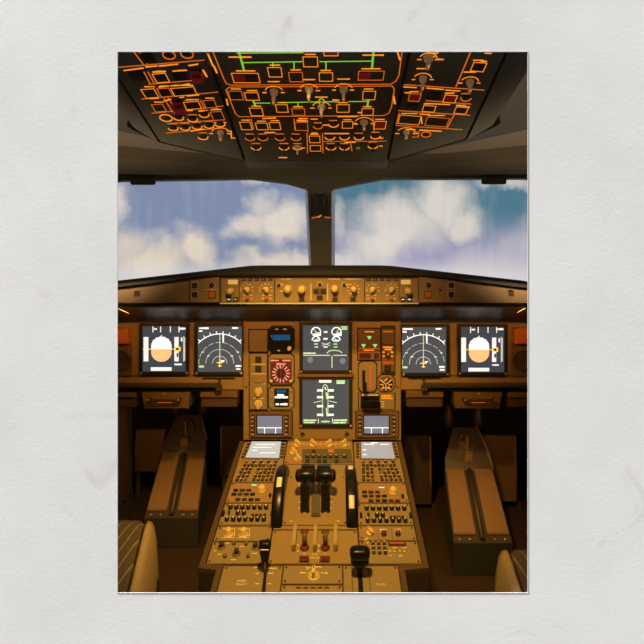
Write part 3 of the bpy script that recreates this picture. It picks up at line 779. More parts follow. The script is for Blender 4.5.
def pfd(label, ox, oy, screws):
    A = lambda x, y: (x + ox, y + oy)
    T, s = display('attitude_display', label, 'display', 143 + ox, 326 + oy, 186.2 + ox, 371.3 + oy, 'scrblue', (3.2, 2.6, 3.0, 3), group='flight displays', screws=screws)
    R = lambda x0, y0, x1, y1: [A(x0, y1), A(x1, y1), A(x1, y0), A(x0, y0)]
    spoly(s, [R(143.6, 337, 148.4, 361.3), R(174.4, 337, 178.6, 361.3), R(150.8, 367.2, 171.6, 370.8)], 'wsym', 'scale_tape')
    spoly(s, [[A(183.2, 336), A(185.2, 337.5), A(185.2, 360.5), A(183.2, 361.8)]], 'msym', 'speed_scale')
    sky = [A(151.2, 349.2)] + [A(161.4 + 10.2 * math.cos(math.radians(a)) * (1 if abs(math.cos(math.radians(a))) < .8 else 1.0), 346.4 - 9.3 * math.sin(math.radians(a)) - (.9 if (k % 2) else 0)) for k, a in enumerate(range(180, -1, -12))] + [A(171.6, 349.2)]
    spoly(s, [list(reversed(sky))], 'skyball', 'sky_half')
    gr = [A(171.6, 349.2)] + [A(161.4 + 10.2 * math.cos(math.radians(a)), 352.2 - 9.6 * math.sin(math.radians(a))) for a in range(0, -181, -12)] + [A(151.2, 349.2)]
    spoly(s, [list(reversed(gr))], 'earthball', 'ground_half')
    bm = bmesh.new()
    smarks(s, [[A(x, 326.6), A(x, 332)] for x in (153, 160.6, 170.4, 179)], .9, 'wsym')
    dashes(s, SPL, [(154.5 + ox, 329 + oy, 157 + ox, 329 + oy), (180 + ox, 328.6 + oy, 185.5 + ox, 328.6 + oy), (175 + ox, 364.4 + oy, 181.5 + ox, 364.4 + oy), (181.6 + ox, 338 + oy, 181.7 + ox, 342 + oy)], M['wsym'], SZ, 1.8, 'screen_lettering')
    smarks(s, [[A(143.2, 349.2), A(151, 349.2)], [A(172, 349.2), A(174.4, 349.2)]], .8, 'ysym')
    smarks(s, [[A(155, 349.2), A(158, 349.2)], [A(165, 349.2), A(168, 349.2)]], .8, 'ysym')
    spoly(s, [R(174.8, 346.8, 180.6, 351.2)], 'ysym', 'altitude_readout', .0007)
    spoly(s, [R(176, 348, 178.8, 350)], 'black', 'altitude_digits', .001)
    smarks(s, [[A(157, 342.5), A(166, 342.5)], [A(158.5, 345.5), A(164.5, 345.5)], [A(158, 353), A(165, 353)], [A(157, 356.5), A(166, 356.5)]], .5, 'msym')
    spoly(s, [R(176.6, 353, 178.4, 357)], 'red', 'limit_strip', .0008)
    spoly(s, [[A(160.6, 336.6), A(162.4, 336.6), A(161.5, 334.6)]], 'ysym', 'bank_pointer', .001)
pfd('far-left flight display with a white and tan horizon ball, outboard of the arc display', 0, 0, ((141.8, 372.8), (187.4, 372.8)))
pfd('far-right flight display with a white and tan horizon ball, outboard of the arc display', 317.6, .6, ((459.4, 373.4), (505.0, 373.4)))

def nd(label, ox, oy, screws):
    A = lambda x, y: (x + ox, y + oy)
    T, s = display('navigation_display', label, 'display', 198.2 + ox, 326 + oy, 242.3 + ox, 371.6 + oy, 'scr', ((3.4, 2.6, .5, 3) if ox == 0 else (.4, 2.6, 3.4, 3)), group='flight displays', screws=screws)
    cx, cy = 219.8, 363.4
    P = lambda pts: [A(*p) for p in pts]
    def dotted(r, a0, a1, n):
        out = []
        for k in range(n):
            a = a0 + (a1 - a0) * k / n; b = a + (a1 - a0) / n * .62
            out.append(P(arc(cx, cy, r, a, b, 4)))
        return out
    up = lambda pts: [(p[0], 2 * cy - p[1]) for p in pts]
    U = lambda r, a0, a1, n=20: P(up(arc(cx, cy, r, a0, a1, n)))
    smarks(s, [U(29.5, 45, 135)] , .95, 'wsym', 'heading_arc')
    smarks(s, [[A(cx + 29.5 * math.cos(t), cy - 29.5 * math.sin(t)), A(cx + 32 * math.cos(t), cy - 32 * math.sin(t))] for t in [math.radians(k) for k in range(48, 136, 12)]], .9, 'wsym', 'heading_ticks')
    smarks(s, [U(7.3, 0, 180), U(14, 0, 180)] + [U(21, a, a + 14, 5) for a in range(8, 172, 20)] + [U(29, a, a + 4, 3) for a in (42, 134)], .5, 'msym', 'range_arc')
    smarks(s, [[A(cx, 333), A(cx, 360)]], .8, 'gsym', 'track_line')
    smarks(s, [[A(223.2, 335), A(223.2, 342)]], 1.6, 'wsym', 'heading_bug')
    smarks(s, [[A(cx, 360), A(cx, 366.5)], [A(217, 362.6), A(222.6, 362.6)], [A(218.4, 366), A(221.2, 366)]], 1.0, 'ysym', 'aircraft_symbol')
    dashes(s, SPL, [(199.5 + ox, 328.2 + oy, 209 + ox, 328.2 + oy), (199.5 + ox, 331 + oy, 203 + ox, 331 + oy), (232.5 + ox, 328 + oy, 238 + ox, 328 + oy), (236 + ox, 366 + oy, 241.5 + ox, 366 + oy), (236.5 + ox, 369 + oy, 241 + ox, 369 + oy), (221.5 + ox, 361 + oy, 224.5 + ox, 361 + oy)], M['wsym'], SZ, 1.7, 'screen_lettering')
    dashes(s, SPL, [(199.5 + ox, 366.5 + oy, 204 + ox, 366.5 + oy)], M['gsym'], SZ, 2.2, 'screen_lettering')
    dashes(s, SPL, [(202 + ox, 352 + oy, 204 + ox, 352 + oy), (207.5 + ox, 356 + oy, 209.5 + ox, 356 + oy), (237 + ox, 352 + oy, 239 + ox, 352 + oy), (231 + ox, 356 + oy, 233 + ox, 356 + oy)], M['csym'], SZ, 1.2, 'screen_lettering')
nd('left navigation display with concentric white arcs, beside the left horizon ball display', 0, 0, ((196.9, 373.0), (241.2, 373.0)))
nd('right navigation display with concentric white arcs, beside the right horizon ball display', 203.6, .8, ((403.4, 373.9), (447.4, 373.9)))

# centre stacked displays
T, s = display('engine_display', 'upper of the two stacked centre displays, with round engine dials', 'display', 303, 325, 348.5, 370, 'scr', (3.4, 3, 3.4, 2.4), .0002, 'centre displays', ((301.2, 371.4), (350.4, 371.4)))
up = lambda cx, cy, r, a0, a1, n=14: [(p[0], 2 * cy - p[1]) for p in arc(cx, cy, r, a0, a1, n)]
smarks(s, [up(316, 332, 4.6, -30, 200), up(336.5, 332, 4.6, -30, 200), up(316, 340.2, 3.8, 0, 180), up(336.2, 340.2, 3.8, 0, 180)], 1.0, 'wsym', 'dial_arc')
smarks(s, [[(316, 332), (313.2, 329)], [(336.5, 332), (339.4, 329)], [(316, 340), (318.4, 338)], [(336.2, 340), (334, 338)]], .8, 'gsym', 'dial_needle')
smarks(s, [[(316, 332.8), (320.4, 332.8), (320.4, 335.6), (313.6, 335.6)], [(336.5, 332.8), (341, 332.8), (341, 335.6), (334, 335.6)]], .7, 'wsym', 'dial_readout')
dashes(s, SPL, [(313, 334.5, 321, 334.5), (333, 334.5, 341.5, 334.5), (314, 340.6, 319, 340.6), (334, 340.6, 339, 340.6), (324.4, 332, 327.4, 332), (324, 338.8, 328, 338.8), (324, 347, 328, 347)], M['wsym'], SZ, 1.8, 'screen_lettering')
dashes(s, SPL, [(314.5, 344, 318.5, 344), (334, 344, 338, 344), (315, 347, 318.5, 347), (334, 347, 338, 347), (303.8, 353.2, 316, 353.2), (341.5, 327, 347.5, 327), (342, 329, 347.5, 329)], M['gsym'], SZ, 1.5, 'screen_lettering')
smarks(s, [[(303.4, 355.3), (330, 355.3)], [(334, 355.3), (346.5, 355.3)], [(332, 356), (332, 367.5)], [(322, 345.5), (330, 342.8)], [(322, 343), (330, 345.5)]], .9, 'msym', 'divider_line')
smarks(s, [[(327, 353), (329.5, 350.8), (334, 350.2), (339, 350.8), (342, 352.6)]], .9, 'gsym', 'flap_curve')
spoly(s, [[(p[0], p[1]) for p in arc(310.2, 359.8, 3, 0, 360, 12)], [(p[0], p[1]) for p in arc(342.6, 361, 3, 0, 360, 12)]], 'scrslate', 'glare_spot')  # glare on the glass painted as pale discs
T, s = display('systems_display', 'lower of the two stacked centre displays, with the aircraft outline', 'display', 302.6, 379.2, 349, 423.6, 'scr', (3.2, 2.0, 3.4, 3), .0002, 'centre displays', ((301.0, 425.2), (350.8, 425.2)))
smarks(s, [[(322.4, 416.5), (322.4, 389), (323.4, 386), (325.2, 384.3), (327, 386), (328, 389), (328, 416.5)], [(321, 401), (313.8, 402.6)], [(329.4, 401), (336.6, 402.6)]], .7, 'gsym', 'aircraft_outline')
spoly(s, [rect(a, y - 1.1, a + 6.2, y + 1.1) for y in (390.4, 397.2, 406.2, 414.8) for a in (317, 327.6)], 'wsym', 'door_bars')
spoly(s, [rect(319, 380, 331.4, 382.6), rect(318, 418.6, 318.6, 423.2), rect(332.2, 418.6, 332.8, 423.2)], 'wsym', 'title_bar')
dashes(s, SPL, [(304, 420.2, 316, 420.2), (304, 422.4, 315, 422.4), (334, 420.2, 347.5, 420.2), (334, 422.6, 346, 422.6), (321.5, 421.5, 330, 421.5), (337, 381, 345, 381), (337, 383, 345, 383), (325, 387.5, 326, 390), (326.5, 393, 327, 399), (326.5, 408, 327, 416)], M['gsym'], SZ, 1.6, 'screen_lettering')

# ---- left column of small instruments
def mpanel(name, label, x0, y0, x1, y1, m='panel', cat='control panel', group=None, shape='rect', c=2, h=.003):
    T = thing(name, label, cat, MP.Mp((x0 + x1) / 2, (y0 + y1) / 2), group)
    if shape == 'oct':
        pts = local(T, MP, [(x, y0 + y1 - y) for x, y in octagon(x0, y0, x1, y1, c)])
    elif shape == 'round':
        pts = local(T, MP, [(x, y0 + y1 - y) for x, y in rounded(x0, y0, x1, y1, c)])
    else:
        pts = local(T, MP, rect(x0, y0, x1, y1))
    xs = [p[0] for p in pts]; ys = [p[1] for p in pts]; mx_, my_ = (min(xs) + max(xs)) / 2, (min(ys) + max(ys)) / 2
    k = 1 + .0035 / (max(xs) - min(xs)) * 2
    big = [((p[0] - mx_) * k + mx_, (p[1] - my_) * k + my_) for p in pts]
    obj('mounting_edge', lambda bm: bm_prism(bm, big, .0002, .0012), M['seam'], T, WORLD[T])
    obj('faceplate', lambda bm: bm_prism(bm, pts, .0014, h, .0008), M[m], T, WORLD[T])
    return T
def mb(T, px, py, w, h, m, name='push_button', z=.003, up=.004): return block(T, MP, px, py, w, h, z, z + up, M[m], name)

T = mpanel('blank_plate', 'plain amber-brown blank plate beside the round-cornered standby horizon', 249.4, 330, 267.4, 351.5, 'panel2', 'blank plate')
T = mpanel('standby_horizon', 'black standby horizon with a blue top half, highest small instrument', 269, 326.5, 294, 351.5, 'black', 'instrument', None, 'oct', 3.5, .012)
mb(T, 281.6, 341.2, 18.5, 14.5, 'black', 'screen', .012, .001)
mb(T, 281.8, 336.8, 17.5, 5.4, 'blue', 'sky_half', .013, .0006)
knob(T, MP, 289.8, 347.6, 4.6, .014, M['ylw'], .012, 'knob', None, 'round')
dashes(T, MP, [(276, 328.6, 279, 328.6), (284, 328.6, 287, 328.6), (278, 349.8, 281, 349.8), (272, 335, 272.6, 337)], M['cream'], .012, 1.1)
T = mpanel('selector_unit', 'narrow amber panel with two dark squares over two cream knobs', 249.8, 353.6, 267, 409, 'panel2', 'control panel')
for py in (359.2, 368.6): mb(T, 258.6, py, 6, 6, 'dcap')
mb(T, 259, 378.4, 9, 7.4, 'panel', 'slide_switch', .003, .006)
for py in (391, 403.4):
    knob(T, MP, 258.6, py, 8.2, .018, M['ylw'], .003, 'selector_knob', M['cream'], 'wing')
marks(T, MP, [[(252, 364), (265.5, 364)], [(252, 373.6), (265.5, 373.6)], [(253, 383.4), (265, 383.4)], [(254, 398), (264, 398)]], .7, M['cream'], .003)
T = mpanel('radio_compass', 'red lit radio compass dial below the standby horizon', 269, 354.2, 293.8, 384, 'panel2', 'instrument', None, 'oct', 3, .006)
mb(T, 281.2, 370.5, 21, 25, 'dialred', 'dial_face', .006, .001)
dashes(T, MP, [(271.5, 360, 279, 360), (283, 360, 290.5, 360), (277, 363.4, 286, 363.4)], M['pink'], .0071, 1.5, 'dial_lettering')
marks(T, MP, [[(281.2 + 5.6 * math.cos(t), 373 + 5.6 * math.sin(t)), (281.2 + 8.6 * math.cos(t), 373 + 8.6 * math.sin(t))] for t in [math.radians(a) for a in range(0, 360, 24)]], 1.3, M['pink'], .0071, 'dial_ticks')
marks(T, MP, [[(279, 366.5), (279.6, 379)], [(283.4, 366.5), (282.6, 379)]], 1.1, M['black'], .0075, 'needle')
for p in ((271.6, 380.5), (290.8, 380.5)): knob(T, MP, *p, 3, .008, M['ylw'], .006, 'knob')
T = mpanel('digital_indicator', 'small black digital readout with white figures, lowest of the round-cornered instruments', 269, 386.4, 293.6, 409, 'panel2', 'instrument', None, 'oct', 3, .006)
mb(T, 281.8, 397.2, 14.5, 18.5, 'black', 'screen', .006, .001)
mb(T, 281.6, 390.6, 10, 3, 'blue', 'blue_bar', .007, .0006)
dashes(T, MP, [(275.6, 396.6, 288.2, 396.6), (278, 394.4, 284, 394.4), (276.5, 403.6, 279, 403.6), (281, 403.6, 287.5, 403.6)], M['wsym'], .0072, 2.0, 'screen_lettering')
for p in ((290.8, 390), (290.8, 395), (290.8, 400), (290.6, 405), (272, 390), (272, 397)): screw(T, MP, *p, .006)

def small_screen(label, ox):
    T = mpanel('small_screen_unit', label, 250 + ox, 411.4, 292 + ox, 436.6, 'brown', 'display', 'small screens', h=.008)
    s = mb(T, 270 + ox, 423.6, 24.4, 17.6, 'scrslate', 'screen', .008, .002)
    marks(s, MP, [[(258.2 + ox, 426.7), (281.8 + ox, 426.7)], [(265 + ox, 427), (265 + ox, 432)], [(276 + ox, 427), (276 + ox, 432)]], .9, M['wsym'], .0102, 'screen_markings') if False else None
    bm = bmesh.new(); iv = WORLD[T].inverted()
    for ln in ([(258.2 + ox, 426.7), (281.8 + ox, 426.7)], [(265 + ox, 427), (265 + ox, 432)], [(276 + ox, 427), (276 + ox, 432)]):
        bm_strip(bm, local(T, MP, ln), .003, .0102, .0107)
    obj('screen_markings', bm, M['wsym'], s, WORLD[T])
    frame(T, MP, 270 + ox, 423.6, 26.4, 19.6, .008, .003, M['black'], 'screen_surround', .0024)
    for k in range(5):
        for x in (253.6, 287.0):
            b = mb(T, x + ox, 415.2 + k * 4.2, 3.6, 2.6, 'dcap', 'push_button', .008, .004)
            dashes(b, MP, [(x + ox - 1, 415.2 + k * 4.2, x + ox + 1, 415.2 + k * 4.2)], M['cream'], .0121, .8)
small_screen('small slate-blue screen at the foot of the left instrument column', 0)
small_screen('small slate-blue screen at the foot of the right gear column', 106.2)

# ---- right column: gear and brakes
T = mpanel('gear_light_unit', 'brown annunciator plate with three green triangle lights', 358.2, 329, 380, 359.4, 'brown', 'control panel')
dashes(T, MP, [(365, 331.6, 374.5, 331.6)], M['legend'], .003, 1.1); dashes(T, MP, [(364, 350, 374, 350)], M['legend'], .003, 1.1)
for px, py in ((369.3, 337.6), (363.4, 345.6), (375, 345.6)):
    pts = local(T, MP, [(px, py + 2.2), (px + 2.4, py - 1.6), (px - 2.4, py - 1.6)])
    obj('gear_light', lambda bm: bm_prism(bm, pts, .003, .0045), M['glight'], T, WORLD[T])
for px, w in ((365, 11.5), (376.3, 5.2)):
    b = mb(T, px, 355.6, w, 5.2, 'dcap'); frame(b, MP, px, 355.6, w + 1.4, 6.6, .003, .0013, M['redlegend'], 'lit_frame')
marks(T, MP, [[(358.8, 348.4), (379.4, 348.4)]], .8, M['redlegend'], .003)
T = mpanel('brake_switch_unit', 'narrow brown switch plate right of the green gear lights', 381.8, 329, 394.4, 372, 'brown', 'control panel')
dashes(T, MP, [(383.4, 331.4, 392.5, 331.4)], M['line'], .003, 1.2); dashes(T, MP, [(383.4, 347, 393, 347), (385, 349.2, 392, 349.2)], M['legend'], .003, 1.6)
dashes(T, MP, [(383.4, 362.4, 393, 362.4)], M['redlegend'], .003, 1.8)
marks(T, MP, [[(382.4, 344.6), (394, 344.6)]], .8, M['seam'], .003)
knob(T, MP, 387.6, 354.2, 5.4, .014, M['dcap'], .003, 'toggle_switch', M['cream'])
dashes(T, MP, [(383, 352, 384.4, 352), (391, 352, 393, 352), (391, 356, 393, 356), (383, 356, 384.4, 356)], M['legend'], .003, 1.4)
mb(T, 387.6, 367.8, 6.6, 6, 'dcap')
T = mpanel('landing_gear_unit', 'round-cornered brown plate with the black landing gear lever in its slot', 358.8, 361.6, 376.2, 391.4, 'panel2', 'control panel', None, 'round', 5)
mb(T, 363.7, 379, 3, 18, 'black', 'slot', .003, .0008)
def gl(bm):
    bm_tube(bm, [(0, 0, 0), (0, .002, .03), (0, .006, .045)], .004, 8)
    bm_box(bm, -.007, -.012, .038, .007, .022, .052, .004)
obj('gear_lever', gl, M['black'], T, MP.Mp(363.7, 384, .0038))
dashes(T, MP, [(370.4, 366, 370.4, 389)], M['redlegend'], .003, 1.5)
T = mpanel('brake_gauge', 'small octagonal brake pressure gauge with cream needles', 377.4, 375, 394.4, 391, 'panel2', 'instrument', None, 'oct', 4, .005)
obj('dial_face', lambda bm: bm_lathe(bm, [(.024, 0), (.024, .001), (0.0001, .001)], 20), M['dbrown'], T, MP.Mp(385.8, 383.2, .005))
marks(T, MP, [[(385.8, 384), (380.5, 379.5)], [(385.8, 384), (391, 379.5)], [(380, 384), (383, 384.4)], [(388.8, 384.4), (391.5, 384)], [(382, 387.6), (389.5, 387.6)], [(385.8, 389.4), (385.8, 385)]], 1.1, M['cream'], .0061, 'needle')
marks(T, MP, [[(384.5, 380.5), (387, 378)], [(383.5, 386), (381.6, 388.4)], [(388, 386), (390, 388.4)]], 1.0, M['legend'], .0062, 'dial_ticks')
T = mpanel('parking_brake_unit', 'brown plate with a wide black handle below the gear lever', 359, 393.2, 394.4, 409.4, 'panel2', 'control panel')
mb(T, 370, 401, 19, 14.4, 'black', 'recess', .003, .0012)
def hd(bm):
    bm_box(bm, -.03, -.008, .0, -.022, .008, .03, .003); bm_box(bm, .022, -.008, 0, .03, .008, .03, .003); bm_box(bm, -.032, -.012, .022, .032, .010, .04, .006)
obj('handle', hd, M['gloss'], T, MP.Mp(370, 401, .0042))
dashes(T, MP, [(362, 394.8, 378, 394.8)], M['cream'], .0043, 1.4); dashes(T, MP, [(381.5, 395.6, 391, 395.6), (381.5, 398, 392.5, 398)], M['legend'], .003, 1.4)
dashes(T, MP, [(381.5, 401.5, 384.4, 401.5), (381.5, 404, 384.4, 404), (381.5, 406.4, 384.4, 406.4)], M['cream'], .003, .9)

# ---- side pieces of the main panel
def side(mir):
    X = (lambda v: v) if not mir else (lambda v: 643.6 - v)
    sd = 'right' if mir else 'left'
    def R(x0, y0, x1, y1):
        a, b = sorted((X(x0), X(x1))); return rect(a, y0, b, y1)
    # loudspeaker
    T = thing('speaker', 'round dark %s loudspeaker grille at the outer end of the main panel' % sd, 'loudspeaker', MP.Mp(X(121.5), 359.5), 'panel loudspeakers')
    pts = R(96, 344, 131.6, 376)
    plate(T, MP, pts, -.0038, .006, M['brown'], 'faceplate', .003)
    obj('grille', lambda bm: (bm_lathe(bm, [(.036, 0), (.036, .004), (.032, .005), (.03, .002), (0.0001, .0035)], 28), [bm_lathe(bm, [(.002, .003), (.0015, .0055), (.0001, .0055)], 6, (i * .0068 + (j % 2) * .0034, j * .006)) for i in range(-5, 6) for j in range(-5, 6) if math.hypot(i * .0068, j * .006) < .029]), M['rimb'], T, MP.Mp(X(122), 359.5, .006))
    # orange lit box
    T = thing('map_light_box', 'small orange box lit above the %s loudspeaker' % sd, 'lamp', MP.Mp(X(122), 335), 'panel map lights')
    plate(T, MP, R(100, 327.5, 130.8, 342.4), -.0038, .03, M['orange'], 'housing', .004)
    # folding table tray
    T = thing('folding_tray', 'dark folding tray edge with a latch under the %s flight displays' % sd, 'tray', MP.Mp(X(170), 386), 'folding trays')
    plate(T, MP, R(90, 382.6, 221, 386.0), 0, .030, M['dbrown'], 'tray_top', .003)
    plate(T, MP, R(90, 386.3, 222, 390.2), 0, .016, M['bezel'], 'tray_rail', .002)
    block(T, MP, X(221.4), 385.2, 6, 6, 0.0305, .042, M['dbrown'], 'latch', .002)
    knob(T, MP, X(220.2), 379.4, 2.6, .012, M['bezel'], 0, 'latch_knob')
    for k in (0, 1):
        b = block(T, MP, X(219.6 + 3.4 * k), 386, 1.4, 2, .0422, .044, M['metal'], 'latch_screw')
    # slot under the arc display
    o = obj('card_slot', lambda bm: bm_box(bm, -.055, -.0022, 0, .055, .0022, .003, .0006), M['bezel'], None, MP.Mp(X(219), 378.2, -.0008))
    tag(o, 'thin dark card slot below the %s arc display' % sd, 'slot', 'card slots')
    # pedal adjustment unit
    PY = vertical(1.66)
    T = thing('pedal_adjust_unit', 'brown box with a long pull handle under the %s tray' % sd, 'handle unit', PY.Mp(X(166), 401), 'pedal adjusters')
    plate(T, PY, [(min(X(144), X(188)), 409), (max(X(144), X(188)), 409), (max(X(141), X(190)), 392.4), (min(X(141), X(190)), 392.4)], -.08, 0, M['brown'], 'housing', .003)
    def ph(bm):
        bm_box(bm, -.055, -.006, 0, -.045, .006, .02, .002); bm_box(bm, .045, -.006, 0, .055, .006, .02, .002)
        bm_box(bm, -.05, -.0045, .014, .05, .0045, .024, .003)
    obj('pull_handle', ph, M['dbrown'], T, PY.Mp(X(165), 399, .0002))
    for q in (150, 180): screw(T, PY, X(q), 398.6, .0202, M['brass'], 2.4)
    dashes(T, PY, [(min(X(158), X(172)), 402.4, max(X(158), X(172)), 402.4), (X(164.5) - .6, 393.6, X(164.5) + .6, 393.6)], M['line'], .0002, .8)
    for q0, q1, nm in ((200, 237, 'inboard'), (96, 135.5, 'outboard')):
        a, b = sorted((X(q0), X(q1)))
        T = thing('under_panel_box', 'plain brown box hanging %s of the %s pull handle' % (nm, sd), 'box', PY.Mp((a + b) / 2, 400), 'boxes under the main panel')
        plate(T, PY, rect(a, 392.4, b, 398), -.1, 0, M['brown'], 'lid', .003)
        plate(T, PY, rect(a + .6, 398.2, b - .6, 408), -.1, -.006, M['rimb'], 'body', .003)
side(False); side(True)

# ================================================================= CENTRE PEDESTAL
T = thing('centre_pedestal', 'amber centre pedestal console between the two footwells', 'console', PD.M(MID, .3))
iv = WORLD[T].inverted()
PX0, PX1, QX0, QX1 = -.318, .215, -.275, .158
def pdz(y): return E - .75 + PD_S * (y - 1.10)
outer = [(PX0, 1.655), (PX0, 1.155), (QX0, 1.149), (QX0, .93), (QX1, .93), (QX1, 1.149), (PX1, 1.155), (PX1, 1.655)]
def body(bm):
    a = [bm.verts.new(iv @ Vector((x, y, .002))) for x, y in outer]
    b = [bm.verts.new(iv @ Vector((x, y, pdz(y) - .004))) for x, y in outer]
    n = len(a); bm.faces.new(a); bm.faces.new(b)
    for i in range(n): bm.faces.new((a[i], a[(i + 1) % n], b[(i + 1) % n], b[i]))
    bmesh.ops.recalc_face_normals(bm, faces=bm.faces[:])
obj('cabinet', body, M['dbrown'], T, WORLD[T])
def rimf(bm, side):
    W = .013
    L1 = [(PX0, 1.655), (PX0, 1.155), (QX0, 1.149), (QX0, .93)]; L2 = [(PX0 + W, 1.655), (PX0 + W, 1.155 + W), (QX0 + W, 1.149 + W), (QX0 + W, .93)]
    R1 = [(PX1, 1.655), (PX1, 1.155), (QX1, 1.149), (QX1, .93)]; R2 = [(PX1 - W, 1.655), (PX1 - W, 1.155 + W), (QX1 - W, 1.149 + W), (QX1 - W, .93)]
    for A, B in ((L1, L2),) if side < 0 else ((R1, R2),):
        for k in range(3):
            q = [A[k], A[k + 1], B[k + 1], B[k]]
            lo = [bm.verts.new(iv @ Vector((x, y, pdz(y) - .0039))) for x, y in q]; hi = [bm.verts.new(iv @ Vector((x, y, pdz(y) + .005))) for x, y in q]
            bm.faces.new(lo); bm.faces.new(hi)
            for i in range(4): bm.faces.new((lo[i], lo[(i + 1) % 4], hi[(i + 1) % 4], hi[i]))
    bmesh.ops.recalc_face_normals(bm, faces=bm.faces[:])
obj('edge_rim', lambda bm: rimf(bm, -1), M['rimb'], T, WORLD[T]); obj('edge_rim', lambda bm: rimf(bm, 1), M['rimb'], T, WORLD[T])

PH = .0015
def pdpanel(name, label, xs, y0, y1, m='panel', cat='control panel', group=None, screws=True, zb=-.0036, zt=PH):
    """module on the pedestal: world x range, pixel rows y0 (far) to y1 (near)"""
    Yf = .9744 / ((y0 - HY) / F + PD_S); Yn = .9744 / ((y1 - HY) / F + PD_S)
    pts = [(xs[0], Yn), (xs[1], Yn), (xs[1], Yf), (xs[0], Yf)]
    c = Vector(((xs[0] + xs[1]) / 2, (Yn + Yf) / 2, pdz((Yn + Yf) / 2)))
    ab = ((c - PD.o).dot(PD.u), (c - PD.o).dot(PD.v))
    T = thing(name, label, cat, PD.M(*ab), group)
    iv = WORLD[T].inverted()
    lp = [(iv @ Vector((x, y, pdz(y)))).xy[:] for x, y in pts]
    g = .0012
    lp = [(lp[0][0] + g, lp[0][1] + g), (lp[1][0] - g, lp[1][1] + g), (lp[2][0] - g, lp[2][1] - g), (lp[3][0] + g, lp[3][1] - g)]
    obj('faceplate', lambda bm: bm_prism(bm, lp, zb, zt, .0008), M[m], T, WORLD[T])
    if screws:
        for x, y in ((lp[0][0] + .006, lp[0][1] + .006), (lp[1][0] - .006, lp[1][1] + .006), (lp[2][0] - .006, lp[2][1] - .006), (lp[3][0] + .006, lp[3][1] - .006)):
            obj('screw', lambda bm: bm_lathe(bm, [(.0026, 0), (.0026, .0012), (.0016, .0018), (.0001, .0018)], 10), M['dbrown'], T, WORLD[T] @ Matrix.Translation((x, y, zt)), key='pscrew')
    return T
LC = (PX0 + .0135, -.158 - .005)      # left column of modules
RC = (.057, PX1 - .0135)              # right column
CC = (-.161, .055)                    # centre column
def pk(T, px, py, d, h, m, style='round', name='knob', ptr=None, rot=0): return knob(T, PD, px, py, d, h, M[m], PH, name, M[ptr] if ptr else None, style, rot)
def pb(T, px, py, w, h, m='dcap', up=.004, name='push_button', fr=None):
    b = block(T, PD, px, py, w, h, PH, PH + up, M[m], name, .0006)
    if fr: frame(b, PD, px, py, w + 1.4, h + 1.2, PH, .001, M[fr], 'border')
    return b
def pdash(T, rows, m='cream', th=1.1): return dashes(T, PD, rows, M[m], PH, th)

# keypad computers
def cdu(mir):
    T = pdpanel('keypad_computer', ('right keypad unit with a silver screen, beyond the right trim wheel' if mir else 'left keypad unit with a bright white screen, beyond the left trim wheel'), RC if mir else LC, 442, 482.5, 'panel2', 'computer', 'keypad computers', False)
    q = [(361.5, 459.5), (395, 460), (391.5, 443.5), (361, 443.5)] if mir else [(245.5, 458.8), (279, 459.3), (281, 443), (252, 443)]
    pts = local(T, PD, q)
    cx = sum(p[0] for p in pts) / 4; cy = sum(p[1] for p in pts) / 4
    big = [((p[0] - cx) * 1.07 + cx, (p[1] - cy) * 1.09 + cy) for p in pts]
    obj('screen_surround', lambda bm: bm_prism(bm, big, PH, PH + .003, .001), M['cap'], T, WORLD[T])
    s = obj('screen', lambda bm: bm_prism(bm, pts, PH + .003, PH + .0045, .0008), M['scrpale2' if mir else 'scrpale'], T, WORLD[T])
    if mir:
        dashes(s, PD, [(364, 446, 374, 446), (380, 446, 389, 446), (371, 444.6, 378, 444.6), (363, 451.6, 366, 451.6), (363, 456.4, 367.5, 456.4)], M['wsym'], PH + .0046, 1.3, 'screen_lettering')
    else:
        dashes(s, PD, [(256, 446, 275, 446), (253, 449, 272, 449), (252, 452, 258, 452), (260, 454.6, 276, 454.6)], M['wsym'], PH + .0046, 1.0, 'screen_lettering')
    # line select keys beside the screen
    for k in range(5):
        py = 445 + k * 3.2
        for x in ((357.6, 393.8 + k * .95) if mir else (248.6 - k * 1.45, 283.6 - k * .4)):
            pb(T, x, py, 3.0, 1.7, 'dcap', .003, 'key')
    # keyboard: rows narrow with distance
    rows = 6
    for r in range(rows):
        py = 462.4 + r * 3.65
        if mir: a, b = 361.4, 394.8 + r * 1.6
        else: a, b = 245.0 - r * 2.0, 277.6 - r * .9
        n = 9
        for c in range(n):
            if r in (0,) and c % 2: continue
            if (c == (3 if not mir else 3) and r > 1): continue
            x = a + (b - a) * (c + .5) / n
            k = pb(T, x, py, 2.9, 2.3, 'cap' if (r + c) % 7 == 0 else 'dcap', .0035, 'key')
            if c % 2 == r % 2: dashes(k, PD, [(x - .8, py - .2, x + .8, py - .2)], M['cream'], PH + .0036, .75)
    return T
cdu(False); cdu(True)

# centre systems switch panel
T = pdpanel('display_switching_unit', 'grey switch panel with four cream knobs just below the lower centre display', CC, 440.6, 464.4, 'panel', 'control panel')
for px in (297.6, 313.4, 328.6, 343.4):
    pk(T, px, 445.4, 8.4, .016, 'ylw', 'wing', 'selector_knob', None, 35 if px < 320 else -35)
    pdash(T, [(px - 7, 444.5, px - 5, 444.5), (px + 5, 444.5, px + 7, 444.5)], 'cream', 1.0)
for px, py in ((293.4, 453), (298, 459.6)): pk(T, px, py, 7.6, .014, 'ylw', 'wing', 'selector_knob', None, 20)
pdash(T, [(288, 450.5, 292, 450.5), (296, 450.5, 300, 450.5), (288, 456, 291, 456), (290, 462.6, 299, 462.6)], 'redlegend', 1.3)
pts = local(T, PD, [(301.5, 463.6), (352.8, 463.6), (351.2, 449.6), (302.5, 449.6)])
obj('inset_plate', lambda bm: bm_prism(bm, pts, PH, PH + .0012, .0006), M['inset'], T, WORLD[T])
